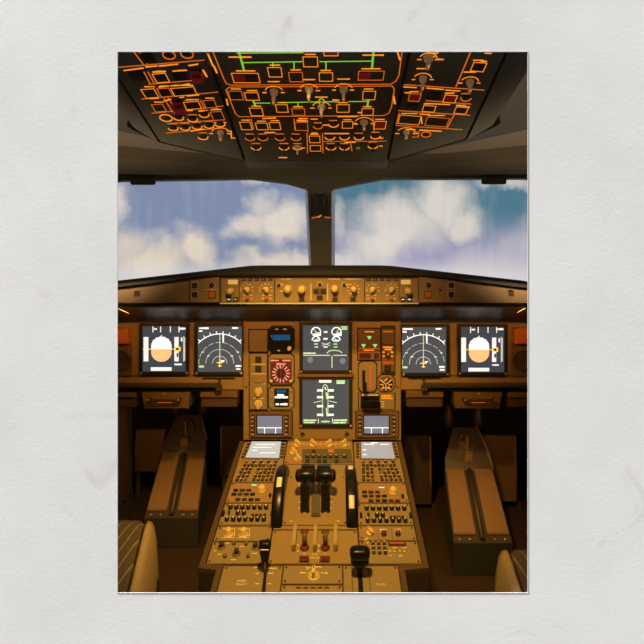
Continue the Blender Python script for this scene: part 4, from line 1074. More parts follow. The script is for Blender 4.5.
for px in (307.6, 313.4, 319.2, 325, 330.8, 336.6, 344.6):
    b = pb(T, px, 457.2, 4.2, 3.4, 'black', .0045, 'push_button', 'cap'); dashes(b, PD, [(px - 1.2, 457, px + 1.2, 457)], M['cream'], PH + .0046, .9)
for px in (307.6, 319.2, 325, 336.6): pb(T, px, 462, 4, 2.6, 'black', .004, 'push_button', 'cap')
pb(T, 331, 452.4, 6, 3, 'orange', .005, 'guarded_switch'); pb(T, 313.6, 452, 4, 2.2, 'black', .004)
marks(T, PD, [[(320.8, 442), (320.8, 447.6)], [(336, 442), (336, 447.6)]], .8, M['line'], PH)
pdash(T, [(316, 441.6, 326, 441.6)], 'redlegend', 1.2)

# throttle quadrant
QZ = PH + .0042
T = pdpanel('throttle_quadrant', 'raised amber throttle quadrant plate with two black lever slots', (-.139, .030), 477.5, 527, 'panel', 'throttle quadrant', None, True, PH + .0002, QZ)
for px in (305, 325.4):
    y0p, y1p = 478.5, 514
    pts = local(T, PD, [(px - 4.6, y1p), (px + 4.6, y1p), (px + 4.0, y0p), (px - 4.0, y0p)])
    obj('slot', lambda bm: bm_prism(bm, pts, QZ, QZ + .0008), M['black'], T, WORLD[T])
pts = local(T, PD, [(311.2, 519), (320.4, 519), (319.6, 484), (311.6, 484)])
obj('centre_spine', lambda bm: bm_prism(bm, pts, QZ, QZ + .010, .003), M['inset'], T, WORLD[T])
dashes(T, PD, [(298.4, 486 + 6 * k, 300.4, 486 + 6 * k) for k in range(5)] + [(330.6, 486 + 6 * k, 332.6, 486 + 6 * k) for k in range(5)] + [(290, 523, 293, 523), (337, 523, 340, 523)], M['cream'], QZ, 1.0)
T2 = pdpanel('quadrant_surround', 'plain amber plate around the trim wheels and throttle levers', CC, 464.8, 530, 'panel2', 'cover plate', None, False)
for q in (297.0, 325.4): pass
def world_mesh(T, name, fn, m):
    """fn(bm) writes world coordinates"""
    bm = bmesh.new(); fn(bm); bm.transform(WORLD[T].inverted())
    return obj(name, bm, m, T, WORLD[T])
# raise the quadrant plate on top of its surround
for o in [T] : 
    pass
def lever(label, gx0, gx1, ax):
    yb, yg = 1.345, 1.372
    T = thing('thrust_lever', label, 'lever', Matrix.Translation((ax, yb, pdz(yb) + .004)), 'thrust levers')
    zg = zr(475.4, yg)
    def arm(bm):
        def bar(x0, x1, ya, yb_, ztop):
            v = [(x0, ya, pdz(ya) + .0085), (x1, ya, pdz(ya) + .0085), (x1, yb_, pdz(yb_) + .0085), (x0, yb_, pdz(yb_) + .0085)]
            lo = [bm.verts.new(p) for p in v]; hi = [bm.verts.new((p[0], p[1], ztop)) for p in v]
            bm.faces.new(lo); bm.faces.new(hi)
            for i in range(4): bm.faces.new((lo[i], lo[(i + 1) % 4], hi[(i + 1) % 4], hi[i]))
        for q in (-1, 1): bar(ax + q * .0075 - .0035, ax + q * .0075 + .0035, yb - .020, yb + .045, zg - .004)
        bar(ax - .0038, ax + .0038, yb - .012, yb + .040, zg - .014)
        bmesh.ops.recalc_face_normals(bm, faces=bm.faces[:])
    world_mesh(T, 'arm', arm, M['black'])
    def grip(bm):
        mx = Matrix.Translation((gx0, yg, zg)) @ Matrix.Rotation(math.pi / 2, 4, 'Y'); L = gx1 - gx0
        out = ax < MID
        r = .0172
        prof = [(r * .55, 0), (r * .85, .003), (r, .008), (r, L - .0015), (r * .93, L)] if out else [(r * .93, 0), (r, .0015), (r, L - .008), (r * .85, L - .003), (r * .55, L)]
        bm_lathe(bm, prof, 28, (0, 0), mx)
    g = world_mesh(T, 'grip', grip, M['gloss'])
    def band(bm):
        xx = gx0 + .009 if ax < MID else gx1 - .009
        bm_lathe(bm, [(.0174, -.0004), (.0177, 0), (.0174, .0004)], 28, (0, 0), Matrix.Translation((xx, yg, zg)) @ Matrix.Rotation(math.pi / 2, 4, 'Y'))
    bm = bmesh.new(); band(bm); bm.transform(WORLD[T].inverted()); obj('seam_line', bm, M['cap'], g, WORLD[T])
    def trig(bm): bm_box(bm, gx0 + .014, yg + .012, zg + .006, gx1 - .002, yg + .034, zg + .018, .003) if ax < MID else bm_box(bm, gx0 + .002, yg + .012, zg + .006, gx1 - .014, yg + .034, zg + .018, .003)
    world_mesh(T, 'reverser_latch', trig, M['black'])
    def btn(bm): bm_box(bm, (gx1 if ax < MID else gx0) - .003, yg - .019, zg - .004, (gx1 if ax < MID else gx0) + .003, yg - .0165, zg + .002, .0008)
    world_mesh(T, 'disconnect_button', btn, M['dred'])
lever('left black thrust lever with a thick cylindrical grip', xw(295.6, 1.372), xw(315.4, 1.372), xw(305, 1.345))
lever('right black thrust lever with a thick cylindrical grip', xw(316.0, 1.372), xw(335.8, 1.372), xw(325.4, 1.345))

def wheel(label, px, marks_deg):
    yc = 1.405; r = .13; hc = -.058
    x = xw(px, yc); zc = pdz(yc) + hc
    T = thing('trim_wheel', label, 'wheel', Matrix.Translation((x, yc, zc)), 'trim wheels')
    W2 = .0155
    R = Matrix.Rotation(math.pi / 2, 4, 'Y')
    def disc(bm):
        bm_lathe(bm, [(r * .80, -W2 * .7), (r * .93, -W2), (r * .985, -W2 * .85), (r, -W2 * .5), (r, W2 * .5), (r * .985, W2 * .85), (r * .93, W2), (r * .80, W2 * .7)], 64, (0, 0), R)
    d = obj('rim', disc, M['gloss'], T, WORLD[T])
    for a in marks_deg:
        t0 = math.radians(a - 7); t1 = math.radians(a + 7)
        def mk(bm):
            rows = []
            for i in range(7):
                t = t0 + (t1 - t0) * i / 6
                rows.append([Vector((xx, -rr * math.cos(t), rr * math.sin(t))) for xx, rr in ((-W2 * .45, r * .99), (-W2 * .45, r * 1.006), (W2 * .45, r * 1.006), (W2 * .45, r * .99))])
            loft(bm, rows)
        obj('white_mark', mk, M['white'], d, WORLD[T])
    def side_scale(bm):
        s = 1 if px < 320 else -1
        rows = []
        for i in range(9):
            t = math.radians(35 + 6 * i)
            rows.append([Vector((s * W2 * q, -rr * math.cos(t), rr * math.sin(t))) for q, rr in ((1.02, r * .88), (1.02, r * .925))])
        loft(bm, rows)
    obj('side_scale', side_scale, M['cream'], d, WORLD[T])
wheel('left black trim wheel with one white mark', 281.4, (66,))
wheel('right black trim wheel with two white marks', 350.6, (42, 96))

# engine switches
T = pdpanel('engine_switch_unit', 'amber engine switch panel with two red-brown switches between three upright guards', CC, 530.6, 564.6, 'panel', 'control panel')
for px in (293.4, 314.6, 335.6):
    a = PD.at(px, 553); b = PD.at(px, 531)
    L = b[1] - a[1]
    obj('switch_guard', lambda bm: bm_box(bm, -.0045, 0, 0, .0045, L, .022, .003), M['guard'], T, PD.M(a[0], a[1], PH))
for px in (304.6, 325.2):
    s = pk(T, px, 548.5, 9.4, .006, 'dred', 'round', 'switch_base')
    mx = PD.Mp(px, 547, PH + .005)
    obj('engine_switch', lambda bm: (bm_tube(bm, [(0, 0, 0), (0, .006, .02), (0, .010, .024)], [.005, .006, .005], 10), bm_box(bm, -.007, .006, .020, .007, .015, .029, .003)), M['brown'], s, mx, key='engsw')
    pb(T, px, 532.6, 7.5, 3.2, 'dred', .005, 'indicator_light')
    pb(T, px - .3, 560, 9.2, 5.4, 'dred', .003, 'fire_light', 'dbrown')
    pdash(T, [(px - 7, 545, px - 5.6, 547), (px - 7.4, 551.5, px - 5.2, 551.5), (px - .8, 554, px + .8, 554)], 'cream', 1.1)
text(T, PD, 314.6, 555.2, 'ENG', 2.2, M['cream'], PH); text(T, PD, 314.6, 558.4, 'MASTER', 2.2, M['cream'], PH)

T = pdpanel('rudder_trim_unit', 'amber panel with a single cream rudder trim knob, between the two black levers', (-.1215, .015), 565.6, 584.6, 'panel2')
pk(T, 313.6, 576.2, 9.2, .020, 'ylw', 'wing', 'selector_knob', 'dbrown')
pk(T, 313.6, 576.2, 12.4, .003, 'ylw', 'round', 'knob_skirt')
pdash(T, [(306, 568, 311, 568), (312, 567.6, 322, 567.6), (300, 573.4, 306, 573.4), (321, 573.6, 323, 573.6), (325, 573.8, 328, 573.8), (306.5, 569.6, 309, 569.6)], 'cream', 1.2)
T = pdpanel('slotted_plate', 'amber strip with five dark slots at the rear of the pedestal', (-.1215, .015), 585.4, 640, 'panel')
for px in (298.4, 305.8, 313, 320, 327): pb(T, px, 588.4, 4.6, 1.6, 'dcap', .0012, 'slot')

# speed brake and flap lever plates
T = pdpanel('speed_brake_plate', 'amber plate reading SPEED BRAKE beside the left black lever', (QX0 + .0135, -.1225), 566, 640, 'panel2')
text(T, PD, 242, 581.6, 'SPEED', 2.6, M['cream'], PH); text(T, PD, 241.4, 585.0, 'BRAKE', 2.6, M['cream'], PH)
pts = local(T, PD, [(256.8, 640), (261.5, 640), (267.4, 567.5), (264.4, 567.5)]); obj('lever_slot', lambda bm: bm_prism(bm, pts, PH, PH + .001), M['black'], T, WORLD[T])
pdash(T, [(254.5, 568.4, 259, 568.4), (268, 569, 276.5, 569), (256, 574, 260, 574), (269, 574, 274, 574), (255.5, 584.4, 259.4, 584.4), (267.6, 584.4, 271.4, 584.4)], 'cream', 1.1)
T = pdpanel('flap_lever_plate', 'amber plate reading FLAPS beside the right black lever', (.016, QX1 - .0135), 566, 640, 'panel2')
text(T, PD, 381, 585.2, 'FLAPS', 2.6, M['cream'], PH)
pts = local(T, PD, [(359.5, 640), (366, 640), (362.0, 567.5), (357.8, 567.5)]); obj('lever_slot', lambda bm: bm_prism(bm, pts, PH, PH + .001), M['black'], T, WORLD[T])
marks(T, PD, [[(368, 568), (373, 610)], [(351.8, 567), (352.8, 610)]], .7, M['dbrown'], PH); pdash(T, [(393, 571, 398, 571)], 'orange', 1.4)

def stick(name, label, cat, px, base_py, prof, m='gloss'):
    a = PD.at(px, base_py); mx = PD.M(*a, PH + .0012)
    T = thing(name, label, cat, Matrix.Translation(mx.translation))
    return T, mx
T, mx = stick('speed_brake_lever', 'black tapered speed brake lever in the left pedestal slot', 'lever', 265.6, 572, None)
obj('stem', lambda bm: bm_box(bm, -.0025, -.006, 0, .0025, .006, .03, .001), M['metal'], T, mx)
def sbk(bm):
    t = bmesh.new()
    lv = [(.0056, .0048, .014), (.0075, .0062, .024), (.0112, .0085, .048), (.0138, .0095, .064), (.0130, .0088, .0705), (.007, .005, .0735)]
    rings = []
    for a, b, z in lv:
        rings.append([t.verts.new((a * max(-1, min(1, 1.25 * math.cos(2 * math.pi * i / 20))), b * max(-1, min(1, 1.25 * math.sin(2 * math.pi * i / 20))) + (z - .02) * .12, z)) for i in range(20)])
    for k in range(len(rings) - 1):
        for i in range(20):
            f = t.faces.new((rings[k][i], rings[k][(i + 1) % 20], rings[k + 1][(i + 1) % 20], rings[k + 1][i])); f.smooth = True
    t.faces.new(list(reversed(rings[0]))); t.faces.new(rings[-1])
    join(bm, t)
g = obj('grip', sbk, M['gloss'], T, mx)
obj('white_line', lambda bm: bm_box(bm, -.0098, -.0066, .0600, .0098, -.0035, .0622), M['cream'], g, mx)
T, mx = stick('flap_lever', 'black flap lever with a wide rounded head in the right pedestal slot', 'lever', 359.6, 576, None)
obj('stem', lambda bm: (bm_box(bm, -.006, -.006, 0, .006, .006, .03, .002), bm_box(bm, -.011, -.007, .018, .011, .009, .030, .003)), M['black'], T, mx)
def superlathe(bm, lv, lean=0.0, pw=3.0, seg=28):
    t = bmesh.new(); rings = []
    def sp(c): return math.copysign(abs(c) ** (2 / pw), c)
    for a_, b_, z in lv:
        rings.append([t.verts.new((a_ * sp(math.cos(2 * math.pi * i / seg)), b_ * sp(math.sin(2 * math.pi * i / seg)) + z * lean, z)) for i in range(seg)])
    for k in range(len(rings) - 1):
        for i in range(seg):
            f = t.faces.new((rings[k][i], rings[k][(i + 1) % seg], rings[k + 1][(i + 1) % seg], rings[k + 1][i])); f.smooth = True
    t.faces.new(list(reversed(rings[0]))); t.faces.new(rings[-1])
    join(bm, t)
g = obj('grip', lambda bm: superlathe(bm, [(.0185, .009, .0285), (.0208, .011, .032), (.0208, .011, .042), (.0172, .0102, .0455)]), M['gloss'], T, mx)
obj('grip_head', lambda bm: superlathe(bm, [(.0175, .0098, .0457), (.0215, .013, .049), (.0228, .014, .058), (.0222, .0135, .065), (.018, .0105, .0695), (.009, .005, .0710)], 0, 3.6), M['gloss'], g, mx)

# left and right radio, audio and lower modules
def radio(mir):
    T = pdpanel('radio_unit', ('right radio panel with one cream knob, above the right rows of black knobs' if mir else 'left radio panel with one cream knob, above the left rows of black knobs'), RC if mir else LC, 483.3, 503, 'panel', group='radio panels')
    if mir:
        pk(T, 393, 493.6, 8.4, .016, 'ylw', 'round', 'knob', 'cream'); pk(T, 402.6, 498.6, 2.8, .012, 'black', 'cap', 'toggle_switch')
        pdash(T, [(362.5, 488.2, 376, 488), (388, 488.2, 403, 488.2), (363, 501, 367, 501.4)], 'redlegend', 1.3); pdash(T, [(379, 488, 384.6, 488)], 'csym', 1.4)
        bt = [(364.4, 493), (371, 493), (377.4, 493), (365, 497), (371.4, 497), (378, 497), (384.4, 497), (371, 502 - .6), (377.6, 501.4), (384.4, 501.4), (391, 501.6), (397.4, 501.8)]
    else:
        pk(T, 261.6, 491.6, 8.6, .016, 'ylw', 'round', 'knob', 'cream'); pk(T, 270.2, 497.6, 2.8, .012, 'black', 'cap', 'toggle_switch')
        pdash(T, [(239, 486.2, 249, 486), (264.4, 486, 272.4, 486), (229.5, 499.6, 235, 499.6), (263, 500.6, 266, 500.8)], 'redlegend', 1.3); pdash(T, [(252, 485.6, 257, 485.6)], 'csym', 1.4)
        bt = [(235.8, 491.2), (242.4, 491.2), (248.8, 491.2), (234, 495), (240.2, 495.2), (246.4, 495.2), (252.6, 495.2), (238, 500.2), (244.6, 500.4), (251, 500.6), (257.4, 500.6)]
    for k, p in enumerate(bt): pb(T, *p, 4.6, 2.0, 'dcap' if k % 3 else 'black', .0035, 'push_button', 'cap' if k % 2 else None)
def audio(mir):
    T = pdpanel('audio_unit', ('right audio panel with two rows of small black knobs' if mir else 'left audio panel with two rows of small black knobs'), RC if mir else LC, 503.8, 525.6, 'panel2', group='audio panels')
    if mir:
        r1 = [(366.6 + 6.25 * k, 508.6 + 1.6) for k in range(7)]; r2 = [(377, 517), (382.6, 517)]; r3 = [(367.6 + 6.25 * k, 522.4) for k in range(7)]
        bx = [391 + 3.8 * k for k in range(4)]; tg = ((361.2, 517), (410.4, 517))
    else:
        r1 = [(230.6 + 5.95 * k, 508.6 + .6) for k in range(7)]; r2 = [(238, 515), (244, 515)]; r3 = [(227.2 + 6.1 * k, 521.2) for k in range(7)]
        bx = [252.6 + 4 * k for k in range(4)]; tg = ((223.4, 515), (271.8, 515))
    for p in r1 + r2 + r3:
        k = pk(T, *p, 4.7, .011, 'black', 'cap', 'volume_knob')
        obj('white_tip', lambda bm: bm_lathe(bm, [(.0026, .0108), (.0018, .0122), (.0001, .0124)], 10), M['cream'], k, PD.Mp(*p, PH), key='wtip')
    for x in bx: pb(T, x, r2[0][1] + 1.2, 3, 2.6, 'dcap', .003)
    for p in tg: pb(T, *p, 2.4, 4, 'black', .007, 'toggle_switch')
    pk(T, r2[0][0] - 8.6, r2[0][1], 2.6, .012, 'dcap', 'cap', 'toggle_switch')
    pdash(T, [(p[0] - 1.6, p[1] - 4.2, p[0] + 1.6, p[1] - 4.2) for p in r1 + r3], 'cream', .8)
for m_ in (False, True): radio(m_); audio(m_)

T = pdpanel('lighting_control_unit', 'amber plate with two cream knobs, below the left rows of black knobs', LC, 526.4, 541.6, 'panel2')
for px in (228.4, 243.4):
    pk(T, px, 534.8, 7.6, .016, 'ylw', 'round', 'knob', 'cream'); pk(T, px, 535, 9.8, .003, 'ylw', 'round', 'knob_skirt')
    pdash(T, [(px - 7, 538.4, px + 6.4, 538.4), (px - 5, 529.4, px + 6.6, 529.4), (px + 6.4, 530.6, px + 5.8, 537.4)], 'cream', .8)
T = pdpanel('radar_control_unit', 'amber panel with three small dark dials, level with the speed brake lever', LC, 542.4, 564.4, 'panel2')
for px, py in ((221.6, 547.6), (236.6, 554.6), (255.6, 548.2)):
    pk(T, px, py, 8.4, .003, 'cap', 'round', 'knob_skirt'); pk(T, px, py - .4, 5, .014, 'dcap', 'cap', 'knob')
for px, py in ((234, 544.6), (246.4, 545), (225, 557.4), (248, 557.6)): pk(T, px, py, 4, .007, 'cap', 'cap', 'toggle_switch')
pdash(T, [(226, 543.6, 230, 543.6), (240, 547, 244, 547), (218, 555, 221, 555), (231, 560.4, 236, 560.4), (252, 554, 257, 554), (214, 551.4, 216.4, 551.4)], 'cream', 1.0)
T = pdpanel('weather_radar_unit', 'amber plate with two dark red knobs, below the right rows of black knobs', RC, 526.4, 541, 'panel2')
pk(T, 370.4, 533.8, 8.4, .014, 'ylw', 'wing', 'selector_knob', 'redlegend', 30); pdash(T, [(362, 530, 367, 530), (374, 530, 378, 530), (363, 537, 366, 537), (362, 540, 367, 539.6)], 'redlegend', 1.4)
for px in (383.8, 398): pk(T, px, 535, 5.8, .010, 'dred', 'round', 'knob', 'cream')
pdash(T, [(380, 530, 387, 530), (394.4, 529.8, 401.4, 529.8), (380.4, 531.8, 386.6, 531.8), (395, 531.8, 401, 531.8)], 'cream', 1.2)
marks(T, PD, [[(376.8, 528.4), (378.4, 540)], [(391, 528.4), (393, 540)]], .6, M['cap'], PH)
T = pdpanel('transponder_unit', 'amber plate with a nine-key pad and dark red readout, by the flap lever', RC, 541.8, 564.4, 'panel2')
for r, py in enumerate((544.8, 549.2, 553.8)):
    for c in range(3):
        px = 373 + c * 5.7 + r * .5
        k = pk(T, px, py, 3.9, .005, 'dcap', 'round', 'key'); dashes(k, PD, [(px - .6, py - .5, px + .6, py - .5)], M['cream'], PH + .0052, 1.0)
rd = pb(T, 397, 545, 17.6, 3.4, 'dred', .002, 'readout'); dashes(rd, PD, [(390, 545, 404, 545)], M['redlegend'], PH + .0021, 1.4)
for px in (394.4, 404.2): pk(T, px, 551.6, 4.6, .010, 'ylw', 'wing', 'selector_knob', None, 90); pdash(T, [(px - 5.4, 551.6, px - 3.4, 551.6)], 'cream', 1.0)
pdash(T, [(389, 556.4, 392, 556.4), (399, 556.4, 402.6, 556.4)], 'cream', 1.0)
pk(T, 366.6, 543.2, 5, .012, 'ylw', 'wing', 'selector_knob', None, -40)

# ================================================================= FOOTWELLS
def pedals(label, y0, dx, xs):
    """foot ramp: near face at y0; xs = centre x"""
    T = thing('pedal_assembly', label, 'pedals', Matrix.Translation((xs, y0, .002)), 'rudder pedals')
    zt = .105; L = .27; rise = .115; lean = dx
    def P(u, t, h): # u across, t 0..1 along, h above the ramp
        return Vector((xs + u + lean * t, y0 + L * t, zt + rise * t + h))
    w2 = .094
    def base(bm):
        a = [(-w2, 0), (w2, 0)]
        v = [bm.verts.new(p) for p in (Vector((xs - w2, y0, .002)), Vector((xs + w2, y0, .002)), P(w2, 0, 0), P(-w2, 0, 0), Vector((xs - w2 + lean, y0 + L, .002)), Vector((xs + w2 + lean, y0 + L, .002)), P(w2 * .96, 1, 0), P(-w2 * .96, 1, 0))]
        for f in ((0, 1, 2, 3), (5, 4, 7, 6), (3, 2, 6, 7), (1, 5, 6, 2), (4, 0, 3, 7), (4, 5, 1, 0)): bm.faces.new([v[i] for i in f])
    world_mesh(T, 'ramp_box', base, M['shell'])
    def board(s):
        def f(bm):
            a, b = (.019, w2 - .004)
            q = [(s * a, .085), (s * b, .085), (s * b * .95, .985), (s * a * 1.0, .985)]
            lo = [bm.verts.new(P(u, t, .0004)) for u, t in q]; hi = [bm.verts.new(P(u, t, .009)) for u, t in q]
            bm.faces.new(lo); bm.faces.new(hi)
            for i in range(4): bm.faces.new((lo[i], lo[(i + 1) % 4], hi[(i + 1) % 4], hi[i]))
            bmesh.ops.recalc_face_normals(bm, faces=bm.faces[:])
            bmesh.ops.bevel(bm, geom=bm.edges[:], offset=.002, segments=2, affect='EDGES')
        return f
    for s in (-1, 1):
        b = world_mesh(T, 'foot_board', board(s), M['ramp'])
        for k in (.3, .75):
            u = s * (.018 + (w2 - .02) * k)
            bm = bmesh.new(); bm_lathe(bm, [(.0055, 0), (.005, .003), (.0001, .0035)], 12, (0, 0), Matrix.Translation(P(u, .04, .0005))); bm.transform(WORLD[T].inverted())
            obj('bolt', bm, M['brass'], b, WORLD[T])
    world_mesh(T, 'centre_channel', lambda bm: bm_tube(bm, [P(0, .02, .006), P(0, .98, .006)], .009, 8), M['dbrown'])
    def head(bm):
        q = [P(-w2 * .96, 1.01, -.02), P(w2 * .96, 1.01, -.02), P(w2 * .92, 1.12, .004), P(w2 * .50, 1.42, .055), P(-w2 * .50, 1.42, .055), P(-w2 * .92, 1.12, .004)]
        lo = [bm.verts.new(p) for p in q]; hi = [bm.verts.new(p + Vector((0, -.012, .02))) for p in q]
        bm.faces.new(lo); bm.faces.new(hi)
        for i in range(6): bm.faces.new((lo[i], lo[(i + 1) % 6], hi[(i + 1) % 6], hi[i]))
        bmesh.ops.recalc_face_normals(bm, faces=bm.faces[:])
    world_mesh(T, 'pedal_bracket', head, M['dbrown'])
    world_mesh(T, 'bracket_highlight', lambda bm: (bm_tube(bm, [P(w2 * .92, 1.12, .030), P(w2 * .50, 1.42, .081)], .004, 6)), M['ramp'])  # lighter tube stands in for the lit edge of the bracket
    c = P(0, 1.10, .034)
    world_mesh(T, 'adjuster_block', lambda bm: bm_box(bm, c.x - .016, c.y - .02, c.z - .02, c.x + .016, c.y + .01, c.z + .012, .003), M['ramp'])
    cd = P(0, 1.24, .052)
    def drum(bm):
        bm_lathe(bm, [(.020, -.03), (.030, -.026), (.033, -.01), (.033, .012), (.030, .016), (.026, .014), (.024, .004), (.0001, .004)], 24, (0, 0), Matrix.Translation(cd) @ Matrix.Rotation(math.radians(72), 4, 'X'))
    dr = world_mesh(T, 'adjuster_drum', drum, M['dbrown'])
    bm = bmesh.new(); bm_box(bm, cd.x - .004, cd.y - .022, cd.z - .022, cd.x + .004, cd.y - .002, cd.z + .034, .001); bm.transform(WORLD[T].inverted())
    obj('drum_bar', bm, M['brown'], dr, WORLD[T])
    for s in (-1, 1):
        c = P(s * .060, 1.50, .085)
        def cup(bm):
            bm_lathe(bm, [(.006, -.02), (.02, -.012), (.025, .0), (.02, .02), (.012, .035), (.0001, .038)], 16, (0, 0), Matrix.Translation(c) @ Matrix.Diagonal((.8, 1, 1.7, 1)))
        world_mesh(T, 'rudder_pedal', cup, M['dbrown'])
pedals('left pedal assembly with two worn brown foot boards, in front of the left seat', 1.75, -.035, (171 - CX) / F * 1.75)
pedals('right pedal assembly with two worn brown foot boards, in front of the right seat', 1.60, .026, (483 - CX) / F * 1.60)

def kick(label, y, quad, m='brown'):
    pl = vertical(y)
    a = [sum(p[0] for p in quad) / 4, sum(p[1] for p in quad) / 4]
    T = thing('kick_board', label, 'panel', pl.Mp(*a), 'footwell panels')
    # reaches down to the floor
    plate(T, pl, quad, -.015, 0, M[m], 'board', .003)
    e = local(T, pl, [quad[0], quad[3]])
    obj('edge_highlight', lambda bm: bm_tube(bm, [(*e[0], .002), (*e[1], .002)], .004, 8), M['ramp'], T, WORLD[T])  # highlight along the board edge, built as a lighter tube
    f = local(T, pl, [quad[0], quad[1]])
    drop = WORLD[T].translation.z
    obj('foot', lambda bm: (bm_box(bm, f[0][0] + .004, -drop + .001, -.014, f[0][0] + .02, f[0][1], -.004), bm_box(bm, f[1][0] - .02, -drop + .001, -.014, f[1][0] - .004, f[1][1], -.004)), M['shell'], T, WORLD[T])
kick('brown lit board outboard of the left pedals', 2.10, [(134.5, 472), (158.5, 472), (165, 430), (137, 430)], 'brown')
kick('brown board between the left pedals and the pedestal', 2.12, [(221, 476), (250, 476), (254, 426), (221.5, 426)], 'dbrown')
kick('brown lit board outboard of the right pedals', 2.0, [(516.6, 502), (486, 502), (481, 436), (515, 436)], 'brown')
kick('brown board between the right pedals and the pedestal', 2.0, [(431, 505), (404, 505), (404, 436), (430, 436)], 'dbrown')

def side_console(mir):
    s = 1 if mir else -1
    x0 = (.76 if mir else -.79)
    T = thing('side_console', 'dark ribbed side console outboard of the %s seat' % ('right' if mir else 'left'), 'console', Matrix.Translation((x0 + .1 * s, 1.45, .002)), 'side consoles')
    a, b = sorted((x0, x0 + s * .34))
    world_mesh(T, 'cabinet', lambda bm: bm_box(bm, a, 1.30, .002, b, 1.95, .545, .01), M['shell'])
    for k in range(14):
        y = 1.31 + k * .040
        bm = bmesh.new()
        q = [(y, .52), (y + .02, .52), (y + .075, .12), (y + .055, .12)]
        lo = [bm.verts.new((x0 - s * .0005, yy, zz)) for yy, zz in q]; hi = [bm.verts.new((x0 - s * .012, yy, zz)) for yy, zz in q]
        bm.faces.new(lo); bm.faces.new(hi)
        for i in range(4): bm.faces.new((lo[i], lo[(i + 1) % 4], hi[(i + 1) % 4], hi[i]))
        bmesh.ops.recalc_face_normals(bm, faces=bm.faces[:]); bm.transform(WORLD[T].inverted())
        obj('rib', bm, M['dbrown'], T, WORLD[T])
side_console(False); side_console(True)

# chrome stays by the outer ends of the glareshield
for mir in (0, 1):
    q = [(112, 305.5), (129, 313.5)] if not mir else [(534, 302.5), (517, 313)]
    pl = vertical(1.50)
    pts = [pl.pt(*pl.at(*p)) for p in q]
    bm = bmesh.new(); c = (pts[0] + pts[1]) / 2; bm_tube(bm, [p - c for p in pts], .002, 8)
    o = obj('support_stay', bm, M['chrome'], None, Matrix.Translation(c)); tag(o, 'thin chrome stay at the %s end of the glareshield' % ('right' if mir else 'left'), 'stay', 'glareshield stays')

# ================================================================= SEATS
def seat(label, mir):
    s = 1 if mir else -1
    yf = 1.047 if mir else 1.160
    zt = E - .620
    e_f = .352 if mir else -.432; e_n = .333 if mir else -.372      # inner top edge at the front and at y = .92
    T = thing('pilot_seat', label, 'seat', Matrix.Translation((s * .60, .95, .002)), 'pilot seats')
    ynear = .70
    def ex(y): return e_f + (e_n - e_f) * (yf - y) / (yf - .92)
    def cushion(bm):
        rows = []
        for i in range(15):
            t = i / 14; y = yf - (yf - ynear) * t
            drop = .012 * max(0, 1 - t * 8) ** 2
            x = ex(max(y, .86)); xo = x + s * .44
            rows.append([Vector((x + s * .012, y, zt - drop * 1.2 - .002)), Vector((x + s * .02, y, zt - drop + .004)), Vector((x + s * .12, y, zt - drop + .008)), Vector((x + s * .32, y, zt - drop + .008)), Vector((xo - s * .03, y, zt - drop + .003)), Vector((xo - s * .012, y, zt - drop - .004)), Vector((xo - s * .012, y, zt - .10)), Vector((x + s * .012, y, zt - .10)), Vector((x + s * .012, y, zt - drop * 1.2 - .002))])
        loft(bm, rows)
        bm.faces.new(bm.verts[0:9]) if False else None
        bm.verts.ensure_lookup_table()
        bm.faces.new([bm.verts[k] for k in range(8)])
        bm.faces.new([bm.verts[len(bm.verts) - 9 + k] for k in range(8)])
        bmesh.ops.recalc_face_normals(bm, faces=bm.faces[:])
    world_mesh(T, 'cushion', cushion, M['stripe'])
    def bolster(bm):
        rows = []
        for i in range(15):
            t = i / 14; y = yf + .004 - (yf + .004 - ynear) * t
            drop = .012 * max(0, 1 - t * 8) ** 2
            x = ex(max(y, .86)); o = s * -1
            pr = [(.012 * -o, -.12), (.010 * -o, -.012), (.004 * -o, .003), (.005 * o, -.001), (.011 * o, -.012), (.017 * o, -.045), (.022 * o, -.12), (.020 * o, -.15), (.010 * -o, -.15)]
            rows.append([Vector((x + a, y, zt + b - drop)) for a, b in pr])
        loft(bm, rows)
        bm.verts.ensure_lookup_table()
        bm.faces.new([bm.verts[k] for k in range(9)]); bm.faces.new([bm.verts[len(bm.verts) - 9 + k] for k in range(9)])
        bmesh.ops.recalc_face_normals(bm, faces=bm.faces[:])
    world_mesh(T, 'side_bolster', bolster, M['seatside'])
    xa, xb = sorted((ex(.9) + s * .03, ex(.9) + s * .42))
    world_mesh(T, 'seat_pan', lambda bm: bm_box(bm, xa, .70, zt - .17, xb, yf - .03, zt - .105, .01), M['dbrown'])
    world_mesh(T, 'pedestal_base', lambda bm: bm_box(bm, (xa + xb) / 2 - .12, .72, .002, (xa + xb) / 2 + .12, .98, zt - .17, .01), M['shell'])
seat('left pilot seat corner with brown striped cushion and tan side', False)
seat('right pilot seat corner with brown striped cushion and tan side', True)

# floor rail by the pedestal
for mir in (0, 1):
    x = -.36 if not mir else .262
    o = obj('seat_rail', lambda bm: (bm_box(bm, -.012, 0, 0, .012, .55, .022, .004), bm_box(bm, -.004, .0, .022, .004, .55, .028, .001)), M['dbrown'], None, Matrix.Translation((x, 1.02, .0005)))
    tag(o, 'dark floor rail along the %s side of the pedestal' % ('right' if mir else 'left'), 'rail', 'floor rails')

